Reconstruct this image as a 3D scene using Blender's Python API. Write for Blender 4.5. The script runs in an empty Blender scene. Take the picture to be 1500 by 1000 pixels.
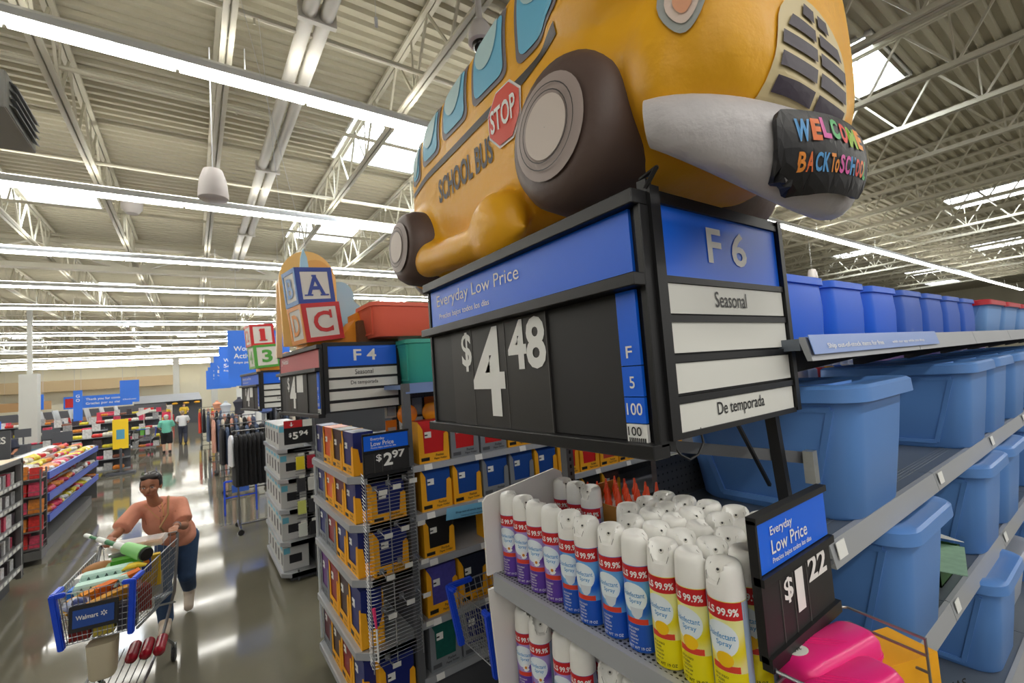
import bpy, bmesh, math, random
from mathutils import Vector, Matrix, Euler
from mathutils.bvhtree import BVHTree
random.seed(7)
PI = math.pi
H = 2.3                                   # height of the lens above the floor
S = bpy.context.scene
COL = S.collection
# ---------------------------------------------------------------- camera, world, exposure
def cam_axes(yaw, pitch, roll):
    cy, sy, cp, sp, cr, sr = math.cos(yaw), math.sin(yaw), math.cos(pitch), math.sin(pitch), math.cos(roll), math.sin(roll)
    r = Vector((cy, sy, 0)); fw = Vector((-sy*cp, cy*cp, sp)); u = r.cross(fw)
    return cr*r+sr*u, -sr*r+cr*u, fw
cr_, cu_, cf_ = cam_axes(math.radians(-35.31), math.radians(3.79), math.radians(-4.17))
cd = bpy.data.cameras.new('camera'); cam = bpy.data.objects.new('camera', cd); COL.objects.link(cam)
cam.matrix_world = Matrix(((cr_[0], cu_[0], -cf_[0], 0), (cr_[1], cu_[1], -cf_[1], 0), (cr_[2], cu_[2], -cf_[2], H), (0, 0, 0, 1)))
cd.sensor_width = 36; cd.lens = 664/1500*36; cd.clip_start = .02; cd.clip_end = 300
cd.dof.use_dof = True; cd.dof.focus_distance = 1.1; cd.dof.aperture_fstop = 9
S.camera = cam
wd = bpy.data.worlds.new('world'); S.world = wd; wd.use_nodes = True
wd.node_tree.nodes['Background'].inputs[0].default_value = (1, .98, .94, 1)
wd.node_tree.nodes['Background'].inputs[1].default_value = .42
S.view_settings.view_transform = 'Standard'; S.view_settings.look = 'None'
S.view_settings.gamma = 1; S.view_settings.use_curve_mapping = False
S.view_settings.exposure = 0.06
STRIP_W = 24.0        # light strips
SKY_W = 22.0          # daylight through the skylight domes

# ---------------------------------------------------------------- materials
def lin(c):
    return tuple(((x/255)/12.92 if x/255 <= .04045 else ((x/255+.055)/1.055)**2.4) for x in c)
MATS = {}
def M(name, rgb, rough=.5, metal=0, noise=0, scale=8, bump=0, emit=0, spec=None, alpha=None, trans=0, coat=0, bscale=None):
    if name in MATS: return MATS[name]
    m = bpy.data.materials.new(name); m.use_nodes = True; MATS[name] = m
    nt = m.node_tree; b = nt.nodes['Principled BSDF']; c = lin(rgb)
    b.inputs['Base Color'].default_value = (*c, 1); b.inputs['Roughness'].default_value = rough
    b.inputs['Metallic'].default_value = metal
    if spec is not None: b.inputs['Specular IOR Level'].default_value = spec
    if coat: b.inputs['Coat Weight'].default_value = coat; b.inputs['Coat Roughness'].default_value = .08
    if trans: b.inputs['Transmission Weight'].default_value = trans
    if alpha is not None: b.inputs['Alpha'].default_value = alpha
    if emit:
        b.inputs['Emission Color'].default_value = (*c, 1); b.inputs['Emission Strength'].default_value = emit
    if noise or bump:
        tc = nt.nodes.new('ShaderNodeTexCoord'); n = nt.nodes.new('ShaderNodeTexNoise')
        n.inputs['Scale'].default_value = scale; n.inputs['Detail'].default_value = 5
        nt.links.new(tc.outputs['Object'], n.inputs['Vector'])
        if noise:
            mx = nt.nodes.new('ShaderNodeMixRGB'); mx.inputs[1].default_value = (*[v*(1-noise) for v in c], 1)
            mx.inputs[2].default_value = (*[min(1, v*(1+noise)) for v in c], 1)
            nt.links.new(n.outputs['Fac'], mx.inputs[0]); nt.links.new(mx.outputs[0], b.inputs['Base Color'])
        if bump:
            n2 = n
            if bscale:
                n2 = nt.nodes.new('ShaderNodeTexNoise'); n2.inputs['Scale'].default_value = bscale; n2.inputs['Detail'].default_value = 6
                nt.links.new(tc.outputs['Object'], n2.inputs['Vector'])
            bp = nt.nodes.new('ShaderNodeBump'); bp.inputs['Strength'].default_value = bump; bp.inputs['Distance'].default_value = .02
            nt.links.new(n2.outputs['Fac'], bp.inputs['Height']); nt.links.new(bp.outputs[0], b.inputs['Normal'])
    return m
def holes_mat(name, rgb, hole, pitch, r, plane='xy', rough=.4, metal=.3):
    """painted steel punched with a grid of small round holes"""
    if name in MATS: return MATS[name]
    m = M(name, rgb, rough, metal); nt = m.node_tree; b = nt.nodes['Principled BSDF']
    N = nt.nodes.new; L = nt.links.new
    tc = N('ShaderNodeTexCoord'); sp = N('ShaderNodeSeparateXYZ'); L(tc.outputs['Object'], sp.inputs[0])
    d = []
    for ax in plane:
        a = N('ShaderNodeMath'); a.operation = 'DIVIDE'; L(sp.outputs['XYZ'.index(ax.upper())], a.inputs[0]); a.inputs[1].default_value = pitch
        f = N('ShaderNodeMath'); f.operation = 'FRACT'; L(a.outputs[0], f.inputs[0])
        s = N('ShaderNodeMath'); s.operation = 'SUBTRACT'; L(f.outputs[0], s.inputs[0]); s.inputs[1].default_value = .5
        q = N('ShaderNodeMath'); q.operation = 'MULTIPLY'; L(s.outputs[0], q.inputs[0]); L(s.outputs[0], q.inputs[1]); d.append(q)
    ad = N('ShaderNodeMath'); L(d[0].outputs[0], ad.inputs[0]); L(d[1].outputs[0], ad.inputs[1])
    lt = N('ShaderNodeMath'); lt.operation = 'LESS_THAN'; L(ad.outputs[0], lt.inputs[0]); lt.inputs[1].default_value = (r/pitch)**2
    mx = N('ShaderNodeMixRGB'); L(lt.outputs[0], mx.inputs[0]); mx.inputs[1].default_value = (*lin(rgb), 1); mx.inputs[2].default_value = (*lin(hole), 1)
    L(mx.outputs[0], b.inputs['Base Color'])
    return m

# ---------------------------------------------------------------- mesh helpers
class B:
    def __init__(s): s.bm = bmesh.new()
    def hexa(s, P):
        v = [s.bm.verts.new(p) for p in P]
        for f in ((0,3,2,1),(4,5,6,7),(0,1,5,4),(1,2,6,5),(2,3,7,6),(3,0,4,7)): s.bm.faces.new([v[i] for i in f])
        return s
    def bx(s, x0, x1, y0, y1, z0, z1):
        return s.hexa([(x0,y0,z0),(x1,y0,z0),(x1,y1,z0),(x0,y1,z0),(x0,y0,z1),(x1,y0,z1),(x1,y1,z1),(x0,y1,z1)])
    def rbx(s, c, d, rot=(0,0,0)):
        R = Euler(rot).to_matrix(); P = []
        for z in (-1, 1):
            for x, y in ((-1,-1),(1,-1),(1,1),(-1,1)): P.append(Vector(c)+R@Vector((x*d[0]/2, y*d[1]/2, z*d[2]/2)))
        return s.hexa(P)
    def bar(s, a, b, w, h=None, up=(0,0,1)):
        a, b = Vector(a), Vector(b); h = h or w; t = (b-a).normalized(); u = Vector(up)
        if abs(t.dot(u)) > .95: u = Vector((1,0,0)) if abs(t.x) < .9 else Vector((0,1,0))
        x = t.cross(u).normalized(); y = x.cross(t)
        o = [(-1,-1),(1,-1),(1,1),(-1,1)]
        return s.hexa([a+x*(i*w/2)+y*(j*h/2) for i, j in o]+[b+x*(i*w/2)+y*(j*h/2) for i, j in o])
    def loft(s, rings, cap=True, closed=True):
        vs = [[s.bm.verts.new(p) for p in r] for r in rings]; n = len(vs[0])
        for a, b in zip(vs, vs[1:]):
            for i in range(n if closed else n-1):
                j = (i+1) % n; s.bm.faces.new((a[i], a[j], b[j], b[i]))
        if cap: s.bm.faces.new(vs[0][::-1]); s.bm.faces.new(vs[-1])
        return s
    def tube(s, pts, r, n=6, closed=False):
        pts = [Vector(p) for p in pts]; rings = []; m = len(pts); x = None
        for i, p in enumerate(pts):
            if closed: t = (pts[(i+1) % m]-pts[i-1]).normalized()
            else: t = (pts[min(i+1, m-1)]-pts[max(i-1, 0)]).normalized()
            if x is None:
                u = Vector((0,0,1)) if abs(t.z) < .9 else Vector((1,0,0)); x = t.cross(u).normalized()
            else: x = (x-t*x.dot(t)).normalized()
            y = t.cross(x); rr = r[i] if isinstance(r, (list, tuple)) else r
            rings.append([p+x*(math.cos(2*PI*k/n)*rr)+y*(math.sin(2*PI*k/n)*rr) for k in range(n)])
        if closed: rings.append(rings[0])
        return s.loft(rings, cap=not closed)
    def cyl(s, a, b, r, r2=None, n=16): return s.tube([a, b], [r, r if r2 is None else r2], n)
    def lathe(s, prof, n=24, c=(0,0,0), axis='z'):
        rings = []
        for r, h in prof:
            ring = []
            for k in range(n):
                a = 2*PI*k/n; p = (math.cos(a)*r, math.sin(a)*r, h)
                if axis == 'x': p = (p[2], p[0], p[1])
                if axis == 'y': p = (p[1], p[2], p[0])
                ring.append((c[0]+p[0], c[1]+p[1], c[2]+p[2]))
            rings.append(ring)
        return s.loft(rings)
    def prism(s, poly, a, b, axis='y'):
        def f(p, h): return {'x': (h, p[0], p[1]), 'y': (p[0], h, p[1]), 'z': (p[0], p[1], h)}[axis]
        return s.loft([[f(p, a) for p in poly], [f(p, b) for p in poly]])
    def ell(s, c, r, rot=(0,0,0), n=12):
        R = Euler(rot).to_matrix(); rings = []
        for i in range(1, n):
            t = PI*i/n; rings.append([Vector(c)+R@Vector((math.sin(t)*math.cos(2*PI*k/(2*n))*r[0], math.sin(t)*math.sin(2*PI*k/(2*n))*r[1], -math.cos(t)*r[2])) for k in range(2*n)])
        return s.loft(rings)
    def obj(s, name, mat, parent=None, w=False, smooth=False, bevel=0, seg=2, off=None, mats=None):
        bmesh.ops.recalc_face_normals(s.bm, faces=s.bm.faces)
        me = bpy.data.meshes.new(name)
        if bevel:
            try: bmesh.ops.bevel(s.bm, geom=list(s.bm.edges), offset=bevel, segments=seg, affect='EDGES', clamp_overlap=True)
            except Exception: pass
        s.bm.to_mesh(me); s.bm.free()
        if w and parent is not None:
            root = parent; o = Vector((0,0,0))
            while root is not None: o += root.location; root = root.parent
            me.transform(Matrix.Translation(-o))
        if off is not None: me.transform(Matrix.Translation(-Vector(off)))
        return mk(name, me, mat, parent, smooth, mats)
def mk(name, me, mat, parent=None, smooth=False, mats=None):
    me.materials.clear()
    for m_ in (mats or [mat]): me.materials.append(m_)
    if smooth:
        for p in me.polygons: p.use_smooth = True
        try:
            me.set_sharp_from_angle(angle=math.radians(40))
        except Exception: pass
    o = bpy.data.objects.new(name, me); COL.objects.link(o)
    if parent is not None: o.parent = parent
    return o
def tag(o, label=None, cat=None, group=None, kind=None):
    if label: o['label'] = label
    if cat: o['category'] = cat
    if group: o['group'] = group
    if kind: o['kind'] = kind
    return o
def thing(name, label, cat, loc=(0,0,0), rz=0, group=None):
    o = bpy.data.objects.new(name, None); COL.objects.link(o); o.location = loc; o.rotation_euler = (0, 0, rz)
    o.empty_display_size = .05
    return tag(o, label, cat, group)
def dup(root, loc=None, rz=None, label=None, group=None, scale=None, rot=None):
    r = root.copy(); COL.objects.link(r)
    if loc is not None: r.location = loc
    if rz is not None: r.rotation_euler = (0, 0, rz)
    if rot is not None: r.rotation_euler = rot
    if scale is not None: r.scale = scale if hasattr(scale, '__len__') else (scale,)*3
    if label: r['label'] = label
    if group: r['group'] = group
    for ch in list(root.children):
        c = ch.copy(); COL.objects.link(c); c.parent = r
        for g in list(ch.children):
            d = g.copy(); COL.objects.link(d); d.parent = c
    return r
ORD = ['first', 'second', 'third', 'fourth', 'fifth', 'sixth', 'seventh', 'eighth', 'ninth', 'tenth', 'eleventh', 'twelfth', 'thirteenth', 'fourteenth', 'fifteenth', 'sixteenth']
# ---------------------------------------------------------------- lettering
_tc = {}
def text2d(s, bold=0.0, ext=0.0):
    """letters as a flat mesh, normalised to the unit box; returns verts, faces"""
    k = (s, bold)
    if k in _tc: return _tc[k]
    cu = bpy.data.curves.new('t', 'FONT'); cu.body = s; cu.size = 1; cu.offset = bold; cu.resolution_u = 3; cu.fill_mode = 'FRONT'
    o = bpy.data.objects.new('t', cu); COL.objects.link(o)
    dg = bpy.context.evaluated_depsgraph_get(); me = bpy.data.meshes.new_from_object(o.evaluated_get(dg))
    V = [(v.co.x, v.co.y) for v in me.vertices]; F = [tuple(p.vertices) for p in me.polygons]
    bpy.data.objects.remove(o); bpy.data.curves.remove(cu); bpy.data.meshes.remove(me)
    x0, x1 = min(v[0] for v in V), max(v[0] for v in V); y0, y1 = min(v[1] for v in V), max(v[1] for v in V)
    V = [((x-x0)/(x1-x0), (y-y0)/(y1-y0)) for x, y in V]
    _tc[k] = (V, F); return _tc[k]
def face_mesh(name, V, F, fn, mat, parent, sub=0, smooth=False):
    bm = bmesh.new(); vs = [bm.verts.new((x, y, 0)) for x, y in V]
    for f in F:
        try: bm.faces.new([vs[i] for i in f])
        except Exception: pass
    if sub:
        bmesh.ops.triangulate(bm, faces=bm.faces)
        for _ in range(6):
            es = [e for e in bm.edges if e.calc_length() > sub]
            if not es: break
            bmesh.ops.subdivide_edges(bm, edges=es, cuts=1); bmesh.ops.triangulate(bm, faces=[f for f in bm.faces if len(f.verts) > 3])
    me = bpy.data.meshes.new(name); bm.to_mesh(me); bm.free()
    for v in me.vertices: v.co = fn(v.co.x, v.co.y)
    return mk(name, me, mat, parent, smooth)
def text(s, mat, parent, o, xd, ud, w, h, bold=.01, name='lettering', w_=True, lift=.0012):
    """flat lettering: o = lower left corner, xd/ud = directions, w x h = box"""
    V, F = text2d(s, bold); xd, ud, o = Vector(xd).normalized(), Vector(ud).normalized(), Vector(o)
    n = xd.cross(ud)
    if w_ and parent is not None:
        r = parent
        while r is not None: o = o-r.location; r = r.parent
    return face_mesh(name, V, F, lambda x, y: o+xd*(x*w)+ud*(y*h)+n*lift, mat, parent)
def wrap_fn(r, a0, z0, w, h):
    """map the unit box onto a cylinder of radius r, centred at angle a0"""
    return lambda x, y: Vector((math.cos(a0+(x-.5)*w/r)*r, math.sin(a0+(x-.5)*w/r)*r, z0+y*h))
def rrect(cx, cy, w, h, r, n=4):
    r = min(r, w/2-1e-4, h/2-1e-4); P = []
    for sx, sy, a in ((1,1,0),(-1,1,PI/2),(-1,-1,PI),(1,-1,1.5*PI)):
        for k in range(n+1):
            t = a+PI/2*k/n; P.append((cx+sx*(w/2-r)+math.cos(t)*r, cy+sy*(h/2-r)+math.sin(t)*r))
    return P
def circ(cx, cy, rx, ry=None, n=24): return [(cx+math.cos(2*PI*k/n)*rx, cy+math.sin(2*PI*k/n)*(ry or rx)) for k in range(n)]
black = M('black plastic', (20,20,22), .45); darkpanel = M('black price panel', (34,33,34), .55, noise=.08)
white = M('white print', (238,238,235), .5); signblue = M('sign blue', (16,104,236), .38); signwhite = M('sign white card', (222,222,216), .5)
shelfgrey = M('shelf grey enamel', (168,171,176), .38, .25, noise=.05, scale=3); lightgrey = M('pale grey enamel', (190,192,196), .42, .1)
darkgrey = M('dark grey enamel', (88,90,95), .5, .2); wire = M('zinc wire', (165,168,172), .3, .85); wiredark = M('dark wire', (112,114,118), .35, .6)
red = M('price red', (196,28,34), .5); yellow = M('carton yellow', (243,172,24), .6); tray_grey = M('carton grey', (128,132,138), .6)
cable = M('black cable', (14,14,15), .5)
# ================================================================ THE SETTING
def floor_mat():
    m = M('polished concrete', (106,102,88), .17, noise=.2, scale=1.1, spec=.36); nt = m.node_tree; b = nt.nodes['Principled BSDF']
    N = nt.nodes.new; L = nt.links.new
    tc = N('ShaderNodeTexCoord'); n = N('ShaderNodeTexNoise'); n.inputs['Scale'].default_value = 2.3; n.inputs['Detail'].default_value = 6
    L(tc.outputs['Object'], n.inputs[0]); mr = N('ShaderNodeMapRange'); mr.inputs[3].default_value = .03; mr.inputs[4].default_value = .13
    L(n.outputs['Fac'], mr.inputs[0]); L(mr.outputs[0], b.inputs['Roughness'])
    return m
b = B(); b.bx(-30, 60, -8, 62, -.2, 0)
tag(b.obj('floor', floor_mat()), kind='structure')
DZ = H+4.6; BZ = H+3.75
deckm = M('painted steel deck', (178,172,150), .62, noise=.07, scale=.8); steel = M('painted ceiling steel', (194,189,170), .5, noise=.05, scale=1)
skyl = [(2.4,7.6,1.7,1.6),(8.3,2.0,1.9,1.05),(-3.9,13.1,2.2,1.15),(-3.4,23.2,1.6,1.6),(-3.7,35.6,1.7,1.6),(-4.0,51,1.7,1.6),(-9.9,42,1.7,1.6),(-11.4,31,1.9,1.6),
        (20.4,1.7,1.9,1.9),(26.3,7.2,1.9,1.8),(38.5,7.3,2.2,1.8),(8.6,13.4,1.8,1.6),(8.6,25,1.8,1.6),(2.4,13.4,1.8,1.5),(2.4,30,1.8,1.6),(2.4,44,1.8,1.6),(-9.6,24,1.8,1.5),(-.9,42,1.8,1.6),(32,3.2,2.2,1.8),(48,8.5,2.2,1.8)]
# corrugated deck: ribs run along x; each skylight bay is cut out of it
b = B(); pitch = .19
y = -8.0
while y < 62:
    cuts = sorted([(s[0], s[0]+s[2]) for s in skyl if s[1]-.02 < y+pitch/2 < s[1]+s[3]])
    x = -30.0; segs = []
    for c in cuts:
        if c[0] > x: segs.append((x, c[0]))
        x = max(x, c[1])
    segs.append((x, 60.0))
    for x0, x1 in segs:
        P = [(y, DZ), (y+.06, DZ), (y+.085, DZ+.055), (y+.165, DZ+.055), (y+.19, DZ)]
        b.loft([[(x0, p, z) for p, z in P], [(x1, p, z) for p, z in P]], cap=False, closed=False)
    y += pitch
ceil = tag(b.obj('ceiling', deckm), kind='structure')
skym = M('skylight diffuser', (236,244,255), .4, emit=SKY_W)
curbm = M('skylight curb', (205,205,200), .6)
for i, (x, y, w, d) in enumerate(skyl):
    b = B(); b.bx(x, x+w, y, y+d, DZ+.42, DZ+.45); p = b.obj('skylight', skym, ceil)
    b = B(); t = .03
    b.bx(x-t, x, y-t, y+d+t, DZ-.02, DZ+.46); b.bx(x+w, x+w+t, y-t, y+d+t, DZ-.02, DZ+.46); b.bx(x, x+w, y-t, y, DZ-.02, DZ+.46); b.bx(x, x+w, y+d, y+d+t, DZ-.02, DZ+.46)
    for k in (1, 2): b.bx(x+w*k/3-.012, x+w*k/3+.012, y, y+d, DZ+.36, DZ+.4)
    b.bx(x, x+w, y+d/2-.012, y+d/2+.012, DZ+.36, DZ+.4)
    b.obj('skylight_curb', curbm, ceil)
# roof above the deck keeps the sky out
b = B(); b.bx(-30, 60, -8, 62, DZ+.5, DZ+.6); b.obj('roof', deckm, ceil)
# open web joists along y
def joist_mesh(y0, y1, deep, chord):
    b = B()
    for sx in (-1, 1):
        b.bx(sx*.035-.028 if sx > 0 else -.063, .063 if sx > 0 else -.007, y0, y1, -deep, -deep+chord*.35)
        b.bx(.007 if sx > 0 else -.063, .063 if sx > 0 else -.007, y0, y1, -.05, 0)
        b.bx(sx*.012-.004, sx*.012+.004, y0, y1, -deep, -deep+chord)
    y = y0; st = deep*1.25; k = 0
    while y+st <= y1+.01:
        b.bar((0, y, -.03), (0, y+st/2, -deep+.02), .03, .03); b.bar((0, y+st/2, -deep+.02), (0, y+st, -.03), .03, .03)
        if k % 2 == 0: b.bar((0, y+st/2, -deep+.02), (0, y+st/2, -.03), .022, .022)
        y += st; k += 1
    return b
jx = [-15.2,-13.4,-11.7,-9.95,-8.2,-6.45,-4.7,-2.95,-1.26,.38,2.5,4.2,5.6,7.0,8.7,10.4,12.4,14.2,16.0,17.8,19.6,21.4,23.2,25.0,27,29,31,33,36,39,42]
jt = DZ-.02; first = None
for (y0, y1) in ((-7.6, 16.5), (17.0, 33.4), (33.9, 50.3)):
    me = None
    for x in jx:
        if y0 > 10 and x > 20: continue
        if me is None:
            b = joist_mesh(y0, y1, jt-BZ, .09); b.bm.verts.ensure_lookup_table(); o = b.obj('joist', steel, ceil); me = o.data
        else:
            o = bpy.data.objects.new('joist', me); COL.objects.link(o); o.parent = ceil
        o.location = (x, 0, jt)
# big roof girders along x, with slanting webs
for gy in (16.75, 33.65, 50.5):
    b = B(); zb, zt = BZ-.12, DZ-.15
    for s in (-1, 1):
        b.bx(-30, 60, gy+s*.07-.05, gy+s*.07+.05, zb, zb+.13); b.bx(-30, 60, gy+s*.07-.05, gy+s*.07+.05, zt-.1, zt)
    x = -27.4; k = 0
    while x < 56:
        b.bar((x, gy, zt), (x+2.0, gy, zb+.06), .14, .14); b.bar((x+2.0, gy, zb+.06), (x+4.0, gy, zt), .14, .14); b.bar((x+2.0, gy, zb+.06), (x+2.0, gy, zt), .06, .06)
        x += 4.0
    b.obj('girder', steel, ceil)
# twin round ducts between two joists and the sprinkler pipes across
b = B()
for s in (-1, 1): b.tube([(1.15+s*.085, y, BZ+.12) for y in (-7, -2, 2, 5.6, 9, 13, 16.5)], .075, 12)
for y in (1.5, 4.7, 8.6, 12.5): b.bx(.96, 1.34, y, y+.06, BZ+.03, BZ+.21)
b.obj('duct', M('pale duct', (196,192,182), .45), ceil, smooth=True)
for y, z in ((5.05, BZ+.12), (7.35, BZ+.35), (9.6, BZ+.12), (12.6, BZ+.3), (21, BZ+.2), (28, BZ+.2)):
    b = B(); b.cyl((-16, y, z), (24, y, z), .032, n=8)
    for k in range(-5, 8):
        b.cyl((k*3+.6, y, z), (k*3+.6, y, z-.09), .012, n=6)
    b.obj('sprinkler_pipe', steel, ceil, smooth=True)
for x in (-5.13,):
    pass
cream = M('cream wall paint', (222,216,194), .8); pale = M('pale pillar paint', (196,196,190), .7)
def wallbox(name, x0, x1, y0, y1, z0, z1, m):
    b = B(); b.bx(x0, x1, y0, y1, z0, z1); return tag(b.obj(name, m), kind='structure')
wallbox('wall_back', -30, 60, 61.5, 62, 0, DZ+.5, cream)
wallbox('wall_left', -30, -29.6, -8, 62, 0, DZ+.5, cream)
wallbox('wall_right', 59.6, 60, -8, 62, 0, DZ+.5, cream)
brown = M('tan fascia', (186,164,128), .7)
wl = wallbox('trim_1', -30, -1.5, 55.5, 55.9, H+1.15, H+2.1, brown)
wl = wallbox('trim_2', -30, 4, 56.5, 56.9, 0, H+1.35, cream)
# white square pillars under the first girder line
for (x, y, w) in ((-5.13, 25.0, .5), (1.6, 50.2, .5), (8.5, 33.6, .45), (-1.2, 50.2, .45)):
    b = B(); b.bx(x-w/2, x+w/2, y-w/2, y+w/2, 0, H+1.25 if w == .5 and y == 25.0 else BZ); b.bx(x-w/2-.02, x+w/2+.02, y-w/2-.02, y+w/2+.02, 0, .25)
    b.bx(x-.07, x+.07, y-.07, y+.07, H+1.2, BZ)
    tag(b.obj('column', pale), kind='structure')
# ---------------------------------------------------------------- strip lights along x
LZ = H+3.36
lens = M('lit strip lens', (255,252,244), .4, emit=STRIP_W); housing = M('strip housing', (205,207,208), .45)
ys = [1.62*3.36, 2.86*3.36, 4.14*3.36, 5.34*3.36, 6.54*3.36, 7.8*3.36, 9.1*3.36, 10.4*3.36, 12*3.36, 14.2*3.36, 53.5, 58.5]
hm = lm = None
for i, y in enumerate(ys):
    t = thing('strip_light', '%s long white strip light line counted from the camera, hung under the joists' % ORD[i], 'light', (0, y, LZ), group='strip lights across the ceiling')
    x0, x1 = (-14.7, 52) if i == 0 else (-14.7, 11)
    b = B(); b.prism([(-.09, 0), (.09, 0), (.09, .07), (.05, .12), (-.05, .12), (-.09, .07)], x0, x1, 'x')
    for k in range(int((x1-x0)/4.88)+1):
        xx = x0+.6+k*4.88
        b.cyl((xx, 0, .12), (xx, 0, BZ-LZ), .006, n=5)
    b.obj('housing', housing, t)
    n = int((x1-x0)/1.22)
    if lm is None:
        b = B(); b.prism([(-.08, .002), (-.066, -.04), (.066, -.04), (.08, .002)], -.592, .592, 'x'); b.bx(-.6, .6, -.035, .035, .121, .128); lo = b.obj('lens', lens, t); lm = lo.data  # the slab on top is an added glow that brightens the ceiling
        lo.location = (-1.265-1.22*11+.0, 0, 0); st = 1
    for k in range(n):
        xx = x0+.61+k*1.22
        if i == 0 and k == 0:
            lo.location = (xx, 0, 0); continue
        if i > 5 and k % 2: continue
        o = bpy.data.objects.new('lens', lm); COL.objects.link(o); o.parent = t; o.location = (xx if i <= 5 else xx+.61, 0, 0)
        if i > 5: o.scale = (2.02, 1, 1)

for k, y in enumerate((-2.7, -6.8)):     # the same lines go on behind the camera
    t = thing('strip_light', ['strip light line just behind the photographer, out of the picture', 'strip light line farthest behind the photographer, out of the picture'][k], 'light', (0, y, LZ), group='strip lights behind the camera')
    b = B(); b.prism([(-.115, 0), (.115, 0), (.115, .07), (.06, .12), (-.06, .12), (-.115, .07)], -14.7, 30, 'x'); b.obj('housing', housing, t)
    b = B(); b.prism([(-.105, .002), (-.085, -.045), (.085, -.045), (.105, .002)], -14.7, 30, 'x'); b.obj('lens', lens, t)
# ================================================================ F6 AISLE END: sign box, bus, spray cans, tubs
def aisle_sign(loc, code, rows, label, price_label, angle=0, hdr=signblue, price=('$', '4', '48'), pw=.96, es=True, aisle=('F', '5', '100')):
    """post-mounted aisle marker (facing -y) with the price board of the same frame facing the aisle (-x)"""
    X, Y, z = loc
    t = thing('aisle_sign', label, 'sign', (X, Y, z))
    W, Ht = .52, .485
    b = B()
    b.bx(-.03, 0, -.03, .012, -.0, Ht+.02); b.bx(W, W+.02, -.02, .012, 0, Ht+.02); b.bx(0, W, -.004, .012, 0, Ht+.012)
    for zz in (0, .072, .155, .238, .32, Ht): b.bx(0, W, -.016, 0, zz-.006 if zz else -.004, zz+.008)
    b.bx(-.02, W+.01, -.012, .02, Ht+.004, Ht+.022)
    b.obj('frame', black, t)
    b = B(); b.bx(.003, W-.003, -.009, -.004, .33, Ht-.006); hd = b.obj('header_card', signblue, t)
    for i, zz in enumerate((.012, .098, .208, .235)[:4]):
        pass
    zs = [(.004, .064), (.086, .147), (.168, .232), (.25, .313)]
    for i, (a, c) in enumerate(zs):
        b = B(); b.bx(.004, W-.004, -.012, -.005, a, c); cd_ = b.obj('row_card', signwhite, t)
        s = rows[3-i]
        if s:
            w = .017*len(s); text(s, black, cd_, (W/2-w/2, -.0125, a+.016), (1,0,0), (0,0,1), w, .036 if s[0] in 'SD' else .03, name='lettering', w_=False, bold=.004)
    text(code, white, hd, (W*.36, -.0095, .368), (1,0,0), (0,0,1), .17, .085, bold=.02, w_=False)
    # price board
    p = thing('price_board', price_label, 'sign', (X-.045, Y-.01, z-.01), angle)
    b = B()
    b.bx(0, .02, 0, pw, -.0, .475)                                   # back board
    b.bx(-.03, .025, -.01, pw+.01, .475, .505); b.bx(-.045, .0, -.01, pw+.01, .312, .338); b.bx(-.035, .015, -.012, pw+.01, -.02, .008)
    b.bx(-.012, .02, -.012, .004, 0, .475); b.bx(-.012, .02, pw-.004, pw+.01, 0, .475)
    b.obj('frame', black, p, bevel=.002, seg=1)
    b = B(); b.bx(-.008, .001, .02, pw-.01, .335, .474); h2 = b.obj('header_card', hdr, p)
    b = B(); b.bx(-.006, .001, .07, pw-.005, .01, .31); pn = b.obj('back_panel', darkpanel, p)
    b = B(); b.bx(-.011, -.005, .3, pw-.155, .008, .31); pc = b.obj('price_card', M('price card charcoal', (48,46,44), .5), p)
    o = lambda y, zz, x=-.0115: (x, y, zz)
    dn = (0, -1, 0)
    if hdr is signblue:
        text('Everyday Low Price', white, h2, o(pw-.06, .40, -.0085), dn, (0,0,1), .50, .052, bold=.0, w_=False)
        text('Precios bajos todos los días', white, h2, o(pw-.075, .362, -.0085), dn, (0,0,1), .33, .024, w_=False)
    else:
        text('¡Nidal', white, h2, o(pw-.06, .40, -.0085), dn, (0,0,1), .2, .052, bold=.0, w_=False)
    text(price[0], white, pc, o(pw-.225, .175), dn, (0,0,1), .062, .125, bold=.02, w_=False)
    text(price[1], white, pc, o(pw-.29, .04), dn, (0,0,1), .175, .26, bold=.025, w_=False)
    text(price[2], white, pc, o(pw-.49, .168), dn, (0,0,1), .165, .135, bold=.03, w_=False)
    for k, (y, m) in enumerate(((.3, 0), (pw-.29, 0), (pw-.475, 0))):
        b = B(); b.bx(-.0125, -.011, y-.001, y+.001, .008, .31); b.obj('card_edge', M('card edge', (90,88,86), .5), p)
    # location strip
    b = B(); b.bx(-.012, -.004, .018, .068, .16, .31); s1 = b.obj('location_card', signblue, p)
    text(aisle[0], white, s1, o(.052, .175, -.0125), dn, (0,0,1), .016, .024, w_=False)
    for zz, z2, s in ((.098, .158, aisle[1]), (.045, .096, aisle[2])):
        b = B(); b.bx(-.012, -.004, .018, .068, zz, z2); q = b.obj('location_card', signblue, p)
        w = .013*len(s); text(s, white, q, o(.043+w/2, zz+.016, -.0125), dn, (0,0,1), w, .024, w_=False)
    b = B(); b.bx(-.012, -.004, .018, .068, .004, .043); q = b.obj('location_card', white, p)
    text(aisle[2], black, q, o(.064, .02, -.0125), dn, (0,0,1), .034, .018, w_=False)
    bb = B()
    for k in range(9): bb.bx(-.0128, -.0121, .022+k*.0048, .0245+k*.0048, .006, .016)
    bb.obj('bar_marks', black, q)
    return t, p
t6, p6 = aisle_sign((.775, .575, H-.155), 'F 6', ('Seasonal', '', '', 'De temporada'),
    'black framed aisle marker with blue F 6 card above four white cards', 'large black $4.48 price board with blue Everyday Low Price header, below the inflatable bus')
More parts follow.
